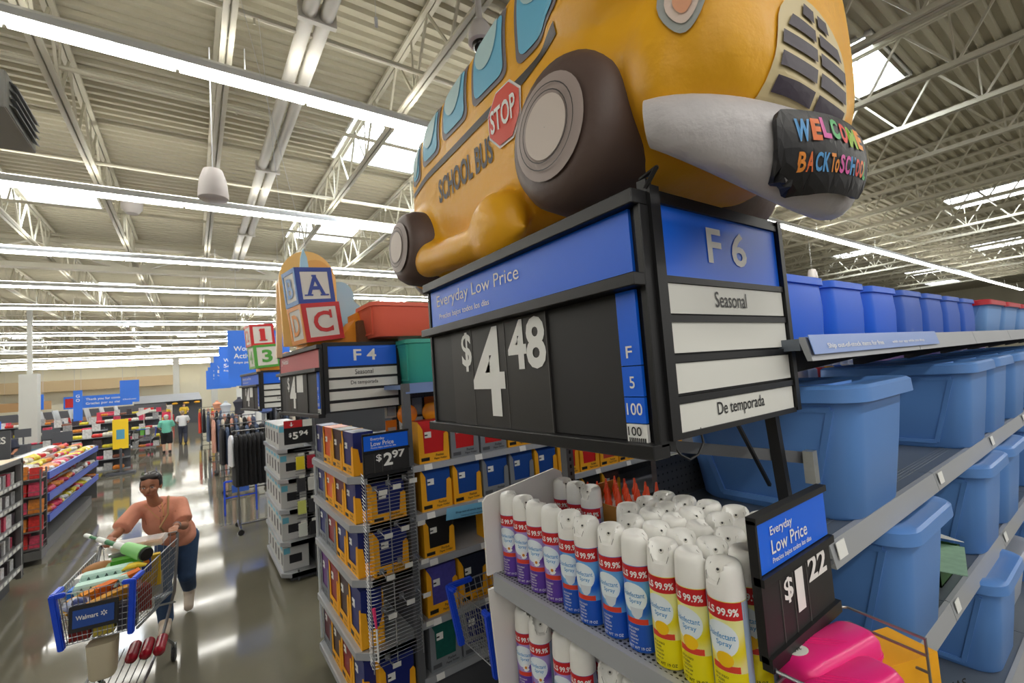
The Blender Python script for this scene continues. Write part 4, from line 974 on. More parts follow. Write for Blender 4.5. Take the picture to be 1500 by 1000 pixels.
# ---- F2 end unit
F2E = [H-.74, H-1.10, H-1.46, H-1.84, H-2.20]
g2 = gondola('grey gondola with white appliance boxes under the F 2 marker', 1.22, 6.0, 6.1, 7.6, [H-.74, H-1.1, H-1.46, H-1.84, H-2.15], F2E, H-.2, .81)
wbox = M('white appliance box', (206,206,204), .5); bx_i = 0
proto = None
for r, z in enumerate(F2E):
    for i in range(5):
        lab = 'white appliance box, %s from the back, %s end shelf of F 2' % (ORD[i], rn[r])
        if proto is None:
            proto = thing('appliance_box', lab, 'box', (.97, 7.38-i*.25, z), group='white boxes on the F 2 end shelves')
            b = B(); b.bx(-.13, .16, -.11, .11, 0, .29); bo = b.obj('box', wbox, proto, bevel=.003, seg=1)
            b = B(); b.bx(-.1315, -.13, -.07, .02, .06, .2); b.obj('picture_print', M('box picture', (70,66,70), .5), proto)
            b = B(); b.bx(-.1315, -.13, -.08, .08, .24, .28); b.obj('blue_stripe', M('box cyan', (110,190,214), .5), proto)
            b = B(); b.bx(-.06, .08, -.1115, -.11, .08, .18); b.obj('picture_print', M('box dark picture', (34,34,40), .5), proto)
            b = B(); b.bx(-.12, -.05, -.1115, -.11, .2, .27); b.obj('blue_stripe', MATS['box cyan'], proto)
        else: dup(proto, (.97, 7.38-i*.25, z), 0, lab)
t = thing('wire_grid_panel', 'wire slat grid with blister packs on the side of the F 2 end unit', 'wire rack', (1.0, 6.06, H-1.2))
b = B(); z = H-.72
while z > H-1.8: b.cyl((.98, 6.05, z), (1.2, 6.05, z), .003, n=4); z -= .035
tag(b.obj('grid_wires', wiredark, t, w=True), kind='stuff')
hc = [(236,214,40), (176,40,60), (60,60,64), (220,220,216), (214,220,120), (60,60,64), (210,214,206), (40,40,44)]
for i in range(8):
    t = thing('hanging_pack', 'blister pack with white flag on the F 2 wire grid, %s row %s side' % (ORD[i//2], ['left', 'right'][i % 2]), 'package', (1.03+(i % 2)*.12, 6.02, H-.98-(i//2)*.26), group='packs on the F 2 wire grid')
    b = B(); b.bx(-.045, .045, -.02, .01, -.0, .15); b.obj('pack', M('hang %d' % i, hc[i], .45), t); b = B(); b.bx(-.03, .03, -.07, -.067, .17, .20); b.obj('label_flag', signwhite, t); b = B(); b.cyl((0, .01, .18), (0, -.067, .18), .003, n=5); b.obj('hook', wire, t)
t = thing('price_holder', '$5.94 price holder with red arrow header on the F 2 end unit', 'sign', (.865, 6.0, H-.39))
b = B(); b.bx(0, .31, 0, .012, -.28, 0); b.obj('board', black, t); b = B(); b.bx(0, .20, -.004, 0, -.085, -.003); rd = b.obj('red_header', red, t); b = B(); b.bx(.205, .31, -.004, 0, -.085, -.003); b.obj('note_card', signwhite, t)
b = B(); b.bx(.075, .085, -.007, -.004, -.06, -.02); b.prism([(.055, -.045), (.08, -.07), (.105, -.045), (.08, -.06)], -.007, -.004, 'y'); b.obj('arrow', white, rd)
for s_, o_, w_, h_ in (('$', (.05, -.004, -.20), .03, .055), ('5', (.09, -.004, -.225), .06, .085), ('94', (.16, -.004, -.19), .1, .06)): text(s_, white, t, o_, (1,0,0), (0,0,1), w_, h_, w_=False, bold=.03)
b = B(); b.bx(.98, 1.0, 6.15, 6.17, 0, .12); b.obj('leg', slotm, g2, w=True)
# things on top of F2
for i in range(5):
    t = thing('carton_box', 'mixed carton on top of the F 2 shelving, %s from the left' % ORD[i], 'box', (1.6+i*.5, 6.6, H-.2), group='cartons on the F 2 top'); b = B(); b.bx(-.2, .2, -.15, .15, 0, .18+.05*(i % 3)); b.obj('carton', M('pack %d' % (i % 6), pk[i % 6], .5), t, bevel=.004)
# extra shopping cart parked in the F 4 aisle (blue corner bumpers and wires)
def cart_mesh(label, loc, rz, sign=True):
    """wire shopping cart; nose towards -y, handle towards +y"""
    t = thing('shopping_cart', label, 'shopping cart', loc, rz)
    wf, wr, yf, yr = .42, .56, -.5, .48; zf0, zf1, zr0, zr1 = .70, 1.045, .58, 1.03
    def P(u, v, k):      # u -1..1 across, v 0 front..1 rear, k 0 bottom..1 top
        w = wf+(wr-wf)*v; w *= (.86+.14*k); return Vector((u*w/2, yf+(yr-yf)*v+(.05*(1-v))*(1-k), (zf0+(zr0-zf0)*v)*(1-k)+(zf1+(zr1-zf1)*v)*k))
    b = B(); r = .0024
    for k in [j/8 for j in range(9)]: b.tube([P(-1, 1, k), P(-1, 0, k), P(1, 0, k), P(1, 1, k)], r if 0 < k < 1 else .005, 5)
    for j in range(0, 23): v = j/22; b.tube([P(-1, v, 1), P(-1, v, 0), P(1, v, 0), P(1, v, 1)], r, 4)
    for j in range(1, 14): u = -1+2*j/14; b.tube([P(u, 0, 1), P(u, 0, 0), P(u, 1, 0)], r, 4)
    bk = b.obj('basket', wire, t); tag(bk, kind='stuff')
    b = B()
    for j in range(1, 12): u = -1+2*j/12; b.tube([P(u, 1, 1)+Vector((0, 0, .05)), P(u, 1, .1)], r, 4)
    b.tube([P(-1, 1, 1)+Vector((0, 0, .06)), P(1, 1, 1)+Vector((0, 0, .06))], .005, 6)
    tag(b.obj('rear_gate', wire, t), kind='stuff')
    cb = M('cart blue plastic', (24,74,214), .4)
    for s in (-1, 1):
        b = B(); b.bar(P(s, 0, 1)+Vector((0, -.012, .015)), P(s, 0, 0)+Vector((0, -.012, -.02)), .035, .04, up=(0, 1, 0)); b.bar(P(s, 0, 1)+Vector((-s*.0, -.01, .004)), P(s, .16, 1), .035, .03); b.bar(P(s, 0, 1)+Vector((0, -.01, 0)), P(s*.7, 0, 1), .03, .03); b.obj('corner_bumper', cb, t, bevel=.006)
    tb = M('cart chrome', (150,152,156), .3, .85)
    for s in (-1, 1):
        b = B(); b.tube([(s*.27, .56, 1.06), (s*.275, .50, .95), (s*.26, .44, .6), (s*.2, .30, .30), (s*.245, .42, .16), (s*.25, .45, .11)], .012, 8)
        b.tube([(s*.26, .44, .5), (s*.22, .1, .62), (s*.2, -.4, .68)], .009, 6); b.tube([(s*.2, .3, .30), (s*.19, -.1, .22), (s*.17, -.5, .17), (s*.14, -.58, .12)], .012, 8); b.obj('side_tube', tb, t, smooth=True)
    b = B(); b.tube([(-.27, .56, 1.06), (.27, .56, 1.06)], .014, 8); b.obj('handle', M('cart handle grey', (60,62,66), .5), t, smooth=True); b = B(); b.tube([(-.15, .56, 1.06), (.15, .56, 1.06)], .0165, 8); b.obj('handle_sleeve', cb, t, smooth=True)
    b = B()
    for j in range(-3, 4): b.tube([(j*.05, .28, .28), (j*.045, -.45, .18)], .004, 5)
    tag(b.obj('lower_tray', wiredark, t), kind='stuff')
    for sx, yy in ((-.245, .45), (.245, .45), (-.14, -.52), (.14, -.52)):
        b = B(); b.lathe([(.012, -.012), (.055, -.012), (.058, -.006), (.058, .006), (.055, .012), (.012, .012)], 18, axis='x'); w = b.obj('wheel', black, t, smooth=True); w.location = (sx, yy, .058)
        b = B(); b.bx(-.018, -.014, -.02, .02, 0, .09); b.bx(.014, .018, -.02, .02, 0, .09); b.bx(-.018, .018, -.02, .02, .07, .09); b.obj('caster', tb, w)
    if sign:
        b = B(); b.rbx((0, yf-.012, .875), (.26, .014, .165), (-.1, 0, 0)); f = b.obj('ad_frame', black, t, bevel=.004); b = B(); b.rbx((0, yf-.021, .876), (.215, .004, .11), (-.1, 0, 0)); c = b.obj('ad_card', M('ad blue', (24,70,150), .4), t)
        text('Walmart', white, c, (-.09, yf-.026, .868), (1,0,0), (0,.1,1), .115, .028, w_=False, bold=.015); text('Save money. Live better.', white, c, (-.085, yf-.024, .853), (1,0,0), (0,.1,1), .11, .009, w_=False)
        b = B()
        for k in range(6): a = k*PI/3+PI/6; b.bar((.055+math.cos(a)*.006, yf-.0245, .882+math.sin(a)*.006), (.055+math.cos(a)*.018, yf-.0245, .882+math.sin(a)*.018), .002, .006)
        b.obj('spark_mark', white, c)
    return t
cart_mesh('second wire cart with blue corner bumpers parked in the folder aisle', (1.78, 2.43, 0), -PI/2, sign=False).scale = (1.1, 1, .955)
# ================================================================ PEOPLE AND THE LADEN CART
def limb(parts, pts, radii, n=14):
    pts = [Vector(p) for p in pts]
    P, R = [], []
    for i in range(len(pts)-1):          # resample so the joints bend softly
        for k in range(4): f = k/4; P.append(pts[i].lerp(pts[i+1], f)); R.append(radii[i]*(1-f)+radii[i+1]*f)
    P.append(pts[-1]); R.append(radii[-1]); b = B(); b.tube(P, R, n); parts.append(b)
    for p, r in zip(pts, radii): parts.append(lump(p, (r, r, r)))
def hand(parts, wrist, grip, side, up=Vector((0, 0, 1)), fw=Vector((0, -1, 0)), s=1.0):
    """palm over the handle, four fingers curling down in front, thumb under"""
    w, g = Vector(wrist), Vector(grip); across = Vector((1, 0, 0))
    parts.append(lump((w+g)/2+up*.005, (.036*s, .045*s, .016*s)))
    for i, (dx, L_) in enumerate(((-.030, .9), (-.011, 1.05), (.009, 1.0), (.028, .8))):
        b_ = g+across*(dx*s*side)+up*.012; L_ *= s
        b = B(); b.tube([b_-fw*.03, b_+fw*.012*L_, b_+fw*.034*L_-up*.010, b_+fw*.040*L_-up*.030*L_, b_+fw*.026*L_-up*.044*L_], [.0092*s, .0088*s, .0084*s, .008*s, .0068*s], 8); parts.append(b)
    t0 = w+(g-w)*.35+across*(-.034*s*side); b = B(); b.tube([t0, t0+fw*.025-across*(.012*side), t0+fw*.045-up*.018-across*(.006*side), t0+fw*.052-up*.032], [.0105*s, .010*s, .009*s, .0075*s], 8); parts.append(b)
def person(label, J, skin, shirt, pants, shoe, hair, build=1.0, group=None, face=True, vs=.009, sleeve='short', shorts=False, yaw=0, tilt=0, hairdo='bun'):
    """J: joints in world coordinates"""
    loc = Vector((J['pelvis'][0], J['pelvis'][1], 0)); t = thing('person', label, 'person', loc, 0, group)
    V = {k: Vector(v)-loc for k, v in J.items()}
    k = build; parts = []
    limb(parts, [V['pelvis'], V['waist'], V['chest']], [.135*k, .125*k, .13*k])
    for s in 'lr':
        limb(parts, [V['sh_'+s], V['el_'+s], V['wr_'+s]], [.050*k, .038*k, .025*k]); limb(parts, [V['hip_'+s], V['kn_'+s], V['an_'+s]], [.09*k, .062*k, .042*k])
        hand(parts, V['wr_'+s], V['gr_'+s], 1 if s == 'r' else -1)
    b = B(); b.tube([V['sh_l'], V['chest']+Vector((0, 0, .06)), V['sh_r']], [.055*k, .09*k, .055*k], 14); parts.append(b)
    hd = V['head']; limb(parts, [V['chest']+Vector((0, 0, .05)), V['neck'], hd-Vector((0, -.01, .06))], [.075, .05, .046])
    E_ = Euler((tilt, 0, yaw)); R_ = E_.to_matrix()
    def h(p): return hd+R_@Vector(p)
    parts.append(lump(h((0, .012, .025)), (.076, .092, .098), E_)); parts.append(lump(h((0, -.022, -.038)), (.058, .064, .066), E_)); parts.append(lump(h((0, -.045, -.085)), (.026, .024, .018), E_))
    for s in (-1, 1): parts.append(lump(h((s*.078, .005, -.008)), (.012, .02, .032), E_)); parts.append(lump(h((s*.036, -.062, -.022)), (.026, .02, .022), E_))
    parts.append(lump(h((0, -.094, -.018)), (.0125, .017, .022), E_)); parts.append(lump(h((0, -.100, -.028)), (.017, .012, .010), E_))
    me = vox(parts, vs, 4, .5); mk('body', me, skin, t, True)
    def cloth(name, parts, m, size=.012, sm=6):
        o = mk(name, vox(parts, size, sm, .5), m, t, True); return o
    q = []; g = .018
    limb(q, [V['pelvis']+Vector((0, 0, .03)), V['waist'], V['chest']], [.155*k, .148*k, .152*k])
    b = B(); b.tube([V['sh_l'], V['chest']+Vector((0, 0, .055)), V['sh_r']], [.070*k, .112*k, .070*k], 14); q.append(b)
    for s in 'lr':
        e = V['sh_'+s].lerp(V['el_'+s], .60 if sleeve == 'short' else 1.0); limb(q, [V['sh_'+s], e], [.070*k, .076*k]); e2 = V['sh_'+s].lerp(V['el_'+s], .78); bb_ = B(); bb_.tube([e, e2], [.076*k, .080*k], 14); q.append(bb_)
        if s == 'l' : pass
    if hairdo == 'bun': q += [lump(V['chest']+Vector((0, -.02, -.06)), (.150*k, .125*k, .16*k)), lump(V['waist']+Vector((0, -.01, -.05)), (.165*k, .15*k, .15*k)), lump(V['pelvis']+Vector((0, 0, -.02)), (.172*k, .155*k, .12*k))]
    sh = cloth('shirt', q, shirt)
    q = []
    for s in 'lr':
        end = V['an_'+s] if not shorts else V['hip_'+s].lerp(V['kn_'+s], .95)
        limb(q, [V['hip_'+s], V['kn_'+s], V['an_'+s]] if not shorts else [V['hip_'+s], end], [.108*k, .080*k, .066*k] if not shorts else [.115*k, .10*k])
    limb(q, [V['pelvis'], V['pelvis']+Vector((0, 0, -.04))], [.15*k, .14*k]); cloth('shorts' if shorts else 'jeans', q, pants)
    for s in 'lr':
        a = V['an_'+s]; to = V['toe_'+s]; q = []
        limb(q, [a+Vector((0, 0, .0)), a.lerp(to, .3)], [.052, .054]); limb(q, [a+Vector((0, .035, -.045)), to+Vector((0, -.045, .01))], [.050, .046]); cloth('shoe', q, shoe, .010)
    # face
    if face:
        ew = M('eye white', (226,220,212), .3); ei = M('eye dark', (34,22,18), .25); br = M('brow dark', (40,26,22), .7); lp = M('lip rose', (150,76,68), .45)
        for s in (-1, 1):
            b = B(); b.ell(h((s*.033, -.079, .008)), (.0135, .006, .0055), E_, 8); b.obj('eye', ew, t, smooth=True)
            b = B(); b.ell(h((s*.033, -.084, .008)), (.0058, .003, .0052), E_, 8); b.obj('iris', ei, t, smooth=True)
            b = B(); b.tube([h((s*.016, -.086, .026)), h((s*.034, -.086, .033)), h((s*.053, -.074, .026))], [.003, .0036, .002], 6); b.obj('eyebrow', br, t)
            b = B(); b.tube([h((s*.018, -.082, .014)), h((s*.033, -.085, .017)), h((s*.049, -.076, .012))], [.0016, .0022, .0016], 6); b.obj('eyelid', br, t)
        b = B(); b.ell(h((0, -.083, -.060)), (.025, .010, .0065), E_, 8); b.obj('mouth', lp, t, smooth=True)
    q = []
    if hairdo == 'bun':
        q = [lump(h((0, .038, .045)), (.086, .090, .088), E_), lump(h((0, .10, .06)), (.045, .04, .045), E_), lump(h((-.016, -.012, .090)), (.060, .050, .036), E_), lump(h((.020, -.010, .090)), (.056, .050, .036), E_), lump(h((-.074, .02, .01)), (.016, .04, .05), E_), lump(h((.074, .02, .01)), (.016, .04, .05), E_)]
    else: q = [lump(h((0, .022, .045)), (.084, .090, .086), E_), lump(h((0, .06, -.01)), (.07, .05, .06), E_)]
    cloth('hair', q, hair, .008, 4)
    return t, V, h
skin1 = M('warm brown skin', (172,116,88), .5, noise=.04, scale=20); skin2 = M('fair skin', (208,162,138), .55)
J = dict(pelvis=(-.165,6.02,.86), waist=(-.21,5.96,1.00), chest=(-.285,5.84,1.15), neck=(-.34,5.74,1.31), head=(-.355,5.69,1.455),
         sh_l=(-.465,5.80,1.235), el_l=(-.600,5.60,1.085), wr_l=(-.625,5.46,1.10), gr_l=(-.635,5.375,1.075),
         sh_r=(-.135,5.82,1.215), el_r=(-.10,5.64,1.03), wr_r=(-.155,5.40,1.10), gr_r=(-.175,5.315,1.075),
         hip_l=(-.245,6.0,.82), kn_l=(-.29,5.86,.46), an_l=(-.27,5.92,.10), toe_l=(-.28,5.76,.035),
         hip_r=(-.085,6.03,.82), kn_r=(-.095,5.99,.46), an_r=(-.080,6.40,.19), toe_r=(-.088,6.25,.04))
wm, WV, wh = person('woman in a dusty coral blouse and jeans leaning forward to push a laden cart', J, skin1, M('dusty coral blouse', (222,150,124), .85, noise=.06, scale=40, bump=.6, bscale=9),
       M('blue denim', (52,76,112), .8, noise=.15, scale=60), M('beige shoe', (206,190,172), .6), M('black hair', (30,22,22), .4), 1.02, vs=.0065, yaw=-.20, tilt=.12)
o3 = wm.location
b = B(); b.tube([WV['sh_r']+Vector((-.09, -.02, .10)), WV['chest']+Vector((.06, -.20, .02)), WV['chest']+Vector((.0, -.235, -.08)), WV['waist']+Vector((-.05, -.21, -.02)), WV['waist']+Vector((-.12, -.12, -.10))], .009, 6); b.obj('bag_strap', M('tan strap', (176,138,92), .6), wm, smooth=True)
b = B(); b.tube([WV['neck']+Vector((-.065, -.02, -.03)), WV['chest']+Vector((-.03, -.205, .02)), WV['chest']+Vector((.0, -.218, -.01)), WV['chest']+Vector((.03, -.205, .02)), WV['neck']+Vector((.065, -.02, -.03))], .002, 5); b.obj('necklace', M('gold', (206,170,90), .3, .9), wm)
for s in (-1, 1):
    b = B(); b.ell(wh((s*.086, -.012, -.04)), (.006, .006, .006), n=6); b.obj('earring', M('pearl', (236,232,224), .2), wm, smooth=True)
b = B(); b.lathe([(.029, -.006), (.034, -.006), (.034, .006), (.029, .006)], 20, axis='y'); w_ = b.obj('bracelet', M('silver', (210,210,212), .2, .9), wm); w_.location = WV['wr_r']+Vector((.003, .02, -.002))
b = B()
for s in (-1, 1): b.tube([wh((s*.034+math.cos(a)*.026, -.012+.010*math.sin(a), .130+math.sin(a)*.010)) for a in [2*PI*k/14 for k in range(14)]], .003, 5, closed=True)
b.tube([wh((-.062, -.01, .125)), wh((-.088, .05, .07))], .0022, 5); b.tube([wh((.062, -.01, .125)), wh((.088, .05, .07))], .0022, 5); b.obj('sunglasses', M('smoke glasses', (60,54,52), .15), wm)
# her cart
ct = cart_mesh('wire shopping cart full of groceries pushed by the woman in coral', (-.497, 4.775, 0), -.155)
CR = Matrix.Rotation(-.155, 3, 'Z'); CL = Vector((-.497, 4.775, 0))
def cp(x, y, z): return CL+CR@Vector((x, y, z))
def item(name, label, cat, p, rz=0, rot=None, group=None):
    t = thing(name, label, cat, cp(*p), -.155+rz, group)
    if rot: t.rotation_euler = (rot[0], rot[1], -.155+rz)
    return t
mint = M('mint foam', (192,226,214), .6)
for k, (y, z) in enumerate(((-.26, .955), (-.13, .985))):
    t = item('egg_carton', ['mint foam egg carton lying in the cart, the one nearer its nose', 'mint foam egg carton lying in the cart, the one nearer the handle'][k], 'egg carton', (-.03, y, z), .12)
    b = B(); b.loft([[(x, yy, zz) for x, yy in rrect(0, 0, .30-g, .105-g, .02, 3)] for zz, g in ((.035, 0), (.055, .004), (.07, .02))]); b.obj('lid', mint, t, smooth=False)
    b = B(); b.loft([[(x, yy, zz) for x, yy in rrect(0, 0, .308, .112, .02, 3)] for zz in (.030, .036)]); b.obj('rim', mint, t)
    for i in range(5):
        b = B(); b.prism([(-.10+i*.049-.011, .034), (-.10+i*.049+.011, .034), (-.10+i*.049, .056)], -.0565, -.045, 'y'); b.obj('notch_shade', M('notch shade', (70,96,90), .7), t)  # dark prisms paint the shade in the arches below the lid
    for i in range(6):
        for s in (-1, 1): b = B(); b.lathe([(.012, 0), (.022, .006), (.025, .03)], 10, c=(-.122+i*.049, s*.026, 0)); b.obj('cup', mint, t)
b = None
for k, (x, y, z, rz, c) in enumerate(((-.09, -.30, .93, .75, (240,176,40)), (-.02, -.29, .955, .72, (238,150,30)), (.06, -.26, .97, .66, (236,120,34)), (.03, -.34, .90, .7, (226,160,40)))):
    t = item('snack_box', ['yellow', 'amber', 'orange', 'ochre'][k]+' slim snack box slanting across the cart nose', 'box', (x, y, z), rz, (.5, -.1)); b = B(); b.rbx((0, 0, 0), (.26, .035, .11)); bo = b.obj('box', M('snack box %d' % k, c, .5, noise=.15, scale=30), t, bevel=.002, seg=1)
    text('SNACK', M('deep red print', (170,30,30), .5), t, (-.06, -.018, -.02), (1,0,0), (0,0,1), .12, .03, w_=False, bold=.02)
t = item('bagged_bread', 'clear bag with blue and red print at the cart nose', 'bag', (-.13, -.38, .93)); b = B(); b.ell((0, 0, 0), (.075, .07, .045)); b.obj('bag', M('bread wrap', (206,212,226), .25, noise=.3, scale=18), t, smooth=True); b = B(); b.ell((.02, -.03, .01), (.045, .045, .038)); b.obj('print', M('wrap navy', (44,60,120), .35), t, smooth=True)
t = item('blue_pouch', 'bright blue pouch beside the egg cartons', 'pouch', (-.20, -.22, .93)); b = B(); b.rbx((0, 0, 0), (.05, .12, .12)); b.obj('pouch', M('bright blue', (30,120,226), .4), t, bevel=.01)
t = item('pastry_tray', 'clear clamshell of golden pastries on top by the handle', 'tray', (.06, .26, 1.075), .0)
b = B(); b.rbx((0, 0, .03), (.36, .2, .05)); b.obj('clamshell', M('clear clamshell', (236,236,232), .12, alpha=.45), t, bevel=.008)
for i in range(6):
    for j in range(2): b = B(); b.ell((-.14+i*.056, -.045+j*.09, .022), (.026, .04, .018), n=8); b.obj('pastry', M('pastry', (206,132,62), .6), t, smooth=True)
t = item('chip_bag', 'green crinkled chip bag under the pastry tray', 'bag', (.02, .10, 1.0), .1); b = B(); b.rbx((0, 0, 0), (.24, .16, .10)); b.obj('bag', M('green foil', (76,160,40), .3, noise=.35, scale=14), t, bevel=.03)
text('KALE', white, t, (-.09, -.085, -.01), (1,0,0), (0,0,1), .1, .035, w_=False, bold=.03)
t = item('cereal_box', 'blue and yellow box standing by the cart side', 'box', (.19, .04, .98), .2); b = B(); b.bx(-.06, .06, -.03, .03, -.17, .07); bo = b.obj('box', M('gold box', (206,170,30), .5), t, bevel=.002, seg=1); b = B(); b.bx(-.061, .0, -.0315, -.03, -.05, .07); b.obj('blue_panel', M('box blue', (40,70,170), .4), t); b = B(); b.prism(circ(-.03, .03, .02), -.033, -.0315, 'y'); b.obj('emblem', M('emblem orange', (240,140,40), .4), t)
t = item('banana_bunch', 'bunch of yellow bananas beside the green toy handle', 'fruit', (.13, -.15, 1.02))
for i in range(4): b = B(); b.tube([(-.07, -.02+i*.012, .01), (-.03, -.035+i*.013, .03), (.02, -.035+i*.013, .03), (.07, -.01+i*.01, .012)], [.006, .016, .017, .006], 8); b.obj('banana', M('banana yellow', (232,206,50), .5), t, smooth=True)
t = item('foam_launcher', 'long white and green foam toy lying across the groceries', 'toy', (.0, .10, 1.16))
A0, A1 = Vector((-.32, .30, .05)), Vector((.20, -.22, -.06)); L = lambda f: A0.lerp(A1, f)
wt = M('toy white', (228,232,228), .4); gn = M('toy green', (70,130,90), .45); lg = M('toy pale green', (134,200,120), .45)
for nm, f0, f1, r, m_ in (('tip', 0, .09, .016, wt), ('rod', .09, .22, .011, gn), ('grip', .22, .36, .02, wt), ('rod', .36, .52, .018, gn), ('sleeve', .52, .68, .026, wt), ('barrel', .68, .97, .045, lg), ('muzzle', .97, 1.0, .048, black)):
    b = B(); b.cyl(L(f0), L(f1), r, r*(1.25 if nm == 'barrel' else 1), 14); b.obj(nm, m_, t, smooth=True)
t = item('bread_loaf', 'brown loaf bag at the rear left of the cart', 'bread', (-.17, .16, .98), .5); b = B(); b.ell((0, 0, 0), (.11, .07, .06)); b.obj('loaf', M('loaf brown', (176,124,74), .6, noise=.15, scale=20), t, smooth=True)
t = item('silver_pack', 'silver grey crumpled pack behind the toy', 'package', (-.06, .28, 1.05), .3); b = B(); b.rbx((0, 0, 0), (.16, .12, .06)); b.obj('pack', M('silver foil', (176,178,180), .25, .5, noise=.25, scale=20), t, bevel=.02)
t = item('white_jug', 'small white bottle lying by the cart side', 'bottle', (-.22, -.02, .97)); b = B(); b.lathe([(.02, -.08), (.045, -.07), (.045, .04), (.018, .06), (.018, .08)], 14, axis='y'); b.obj('bottle', white, t, smooth=True)
for i in range(9):
    x = [-.12, 0, .12][i % 3]; y = [-.28, -.02, .24][i//3]
    t = item('grocery_pack', 'packed carton deep in the cart, seen through the wires, %s from the nose' % ORD[i], 'box', (x, y, .76), .1*i, group='cartons deep in the cart'); b = B(); b.bx(-.055, .055, -.1, .1, -.08, .10); b.obj('carton', M('deep %d' % (i % 5), [(150,40,30), (200,180,60), (60,60,70), (170,170,160), (90,50,40)][i % 5], .5, noise=.2, scale=20), t, bevel=.004)
t = item('beige_bin', 'beige plastic bin riding under the cart nose', 'bin', (.0, -.36, .40), .0); b = B(); b.loft([[(x, y, z) for x, y in rrect(0, 0, .22-g, .18-g, .05)] for z, g in ((.0, .05), (.02, .03), (.30, 0))]); b.obj('bin', M('beige plastic', (196,186,160), .45), t, smooth=True); t.scale = (.75, .8, .8)
for i in range(3):
    t = item('red_ribbed_bottle', 'dark red ribbed bottle on the cart tray, %s from the left' % ORD[i], 'bottle', (.08+i*.085, .0, .36), .1, group='red ribbed bottles on the cart tray'); b = B(); pr = [(.012, -.14)]+[(.036+.004*(k % 2), -.12+k*.014) for k in range(17)]+[(.02, .13)]; b.lathe(pr, 14, axis='y'); b.obj('bottle', M('ruby plastic', (150,16,36), .25), t, smooth=True)
# ---- other shoppers
def walker(label, x, y, shirt, pants, shorts, hairc, hgt=1.0, back=True, skin=skin2, group=None, yaw=PI):
    s = hgt; f = 1 if back else -1
    J = {}
    base = dict(pelvis=(0,0,.92), waist=(0,.01,1.08), chest=(0,.02,1.27), neck=(0,.03,1.43), head=(0,.04,1.56), sh_l=(-.19,.02,1.36), el_l=(-.25,.10,1.12), wr_l=(-.22,.30,1.05), gr_l=(-.22,.36,1.04),
        sh_r=(.19,.02,1.36), el_r=(.25,.10,1.12), wr_r=(.22,.30,1.05), gr_r=(.22,.36,1.04), hip_l=(-.09,0,.86), kn_l=(-.10,.08,.48), an_l=(-.10,.02,.09), toe_l=(-.11,.14,.035), hip_r=(.09,0,.86), kn_r=(.11,.0,.48), an_r=(.11,-.16,.10), toe_r=(.12,-.04,.035))
    for k, v in base.items(): J[k] = (x+v[0]*s*f, y+v[1]*s*f, v[2]*s)
    return person(label, J, skin, M('shirt '+label[:14], shirt, .8), M('pants '+label[:14], pants, .8), M('dark shoe', (40,38,40), .6), M('hair '+label[:14], hairc, .6), 1.15*s, vs=.02, yaw=yaw if back else 0, hairdo='short', shorts=shorts, face=False, group=group)
walker('grey-haired man in a mint green T-shirt and black shorts walking away', -.93, 23.6, (110,190,168), (28,28,32), True, (196,190,180), .93)
walker('shopper in a white top just beyond the man in mint green', -.45, 27.5, (214,214,216), (50,54,70), False, (150,130,100), .93)
walker('dark-dressed cashier standing by the white pillar at the checkouts', -4.4, 19.0, (40,44,62), (30,30,36), False, (24,20,20), .98, back=False, skin=skin1)
walker('shopper in orange top half hidden left of the white pillar', -6.1, 21.5, (200,110,60), (40,40,50), False, (40,30,26), .95, back=False)
walker('distant shopper in yellow far down the main aisle', -1.6, 40, (226,190,60), (40,44,60), False, (40,34,30), 1.0)
walker('distant shopper in dark blue far down the main aisle', -.6, 43, (44,60,110), (40,44,60), False, (60,44,34), 1.0, back=False)
c2 = dup(ct, (-1.63, 24.4, 0), PI-.2, 'distant wire cart pushed by the man in mint green')
for i in range(4):
    t = thing('grocery_pack', 'grocery pack in the distant cart, %s' % ['green', 'white', 'red', 'yellow'][i], 'package', (-1.72+.12*(i % 2), 24.3+.2*(i//2), .80), group='packs in the distant cart'); b = B(); b.bx(-.09, .09, -.09, .09, 0, .3); b.obj('pack', M('far pack %d' % i, [(110,190,70), (220,220,224), (200,50,40), (230,200,50)][i], .5), t, bevel=.01)

for i in range(4):
    f = i/3; p = WV['chest'].lerp(WV['waist'], f)+Vector((0, -.185-.03*math.sin(f*3), .06-.03*f)); b = B(); b.ell(p, (.006, .004, .006), n=6); b.obj('button', M('button tan', (150,96,74), .5), wm)

# placket, collar fold and creases of the blouse
bl_ = M('blouse fold shade', (196,126,102), .85)  # darker blouse tone, stands in for shade along folds and creases
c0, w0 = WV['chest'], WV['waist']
shirt_o = [c for c in wm.children if c.name.startswith('shirt')][0]; sb = bvh_of(shirt_o.data)
def on_shirt(x, z, lift=.003):
    h_ = sb.ray_cast(Vector((x, -1.5, z)), Vector((0, 1, 0))); return h_[0]-Vector((0, lift, 0)) if h_[0] else None
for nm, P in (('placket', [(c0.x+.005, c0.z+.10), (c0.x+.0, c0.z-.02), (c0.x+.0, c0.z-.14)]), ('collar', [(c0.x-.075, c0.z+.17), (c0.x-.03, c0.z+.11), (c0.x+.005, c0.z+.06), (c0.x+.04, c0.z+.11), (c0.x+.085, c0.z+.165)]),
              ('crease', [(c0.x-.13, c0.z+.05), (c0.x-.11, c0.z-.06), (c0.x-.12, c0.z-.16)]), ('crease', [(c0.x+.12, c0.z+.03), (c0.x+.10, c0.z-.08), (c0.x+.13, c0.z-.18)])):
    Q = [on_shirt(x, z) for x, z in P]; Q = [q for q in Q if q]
    if len(Q) > 1: b = B(); b.tube(Q, .006 if nm != 'crease' else .004, 6); b.obj(nm, bl_, wm, smooth=True)
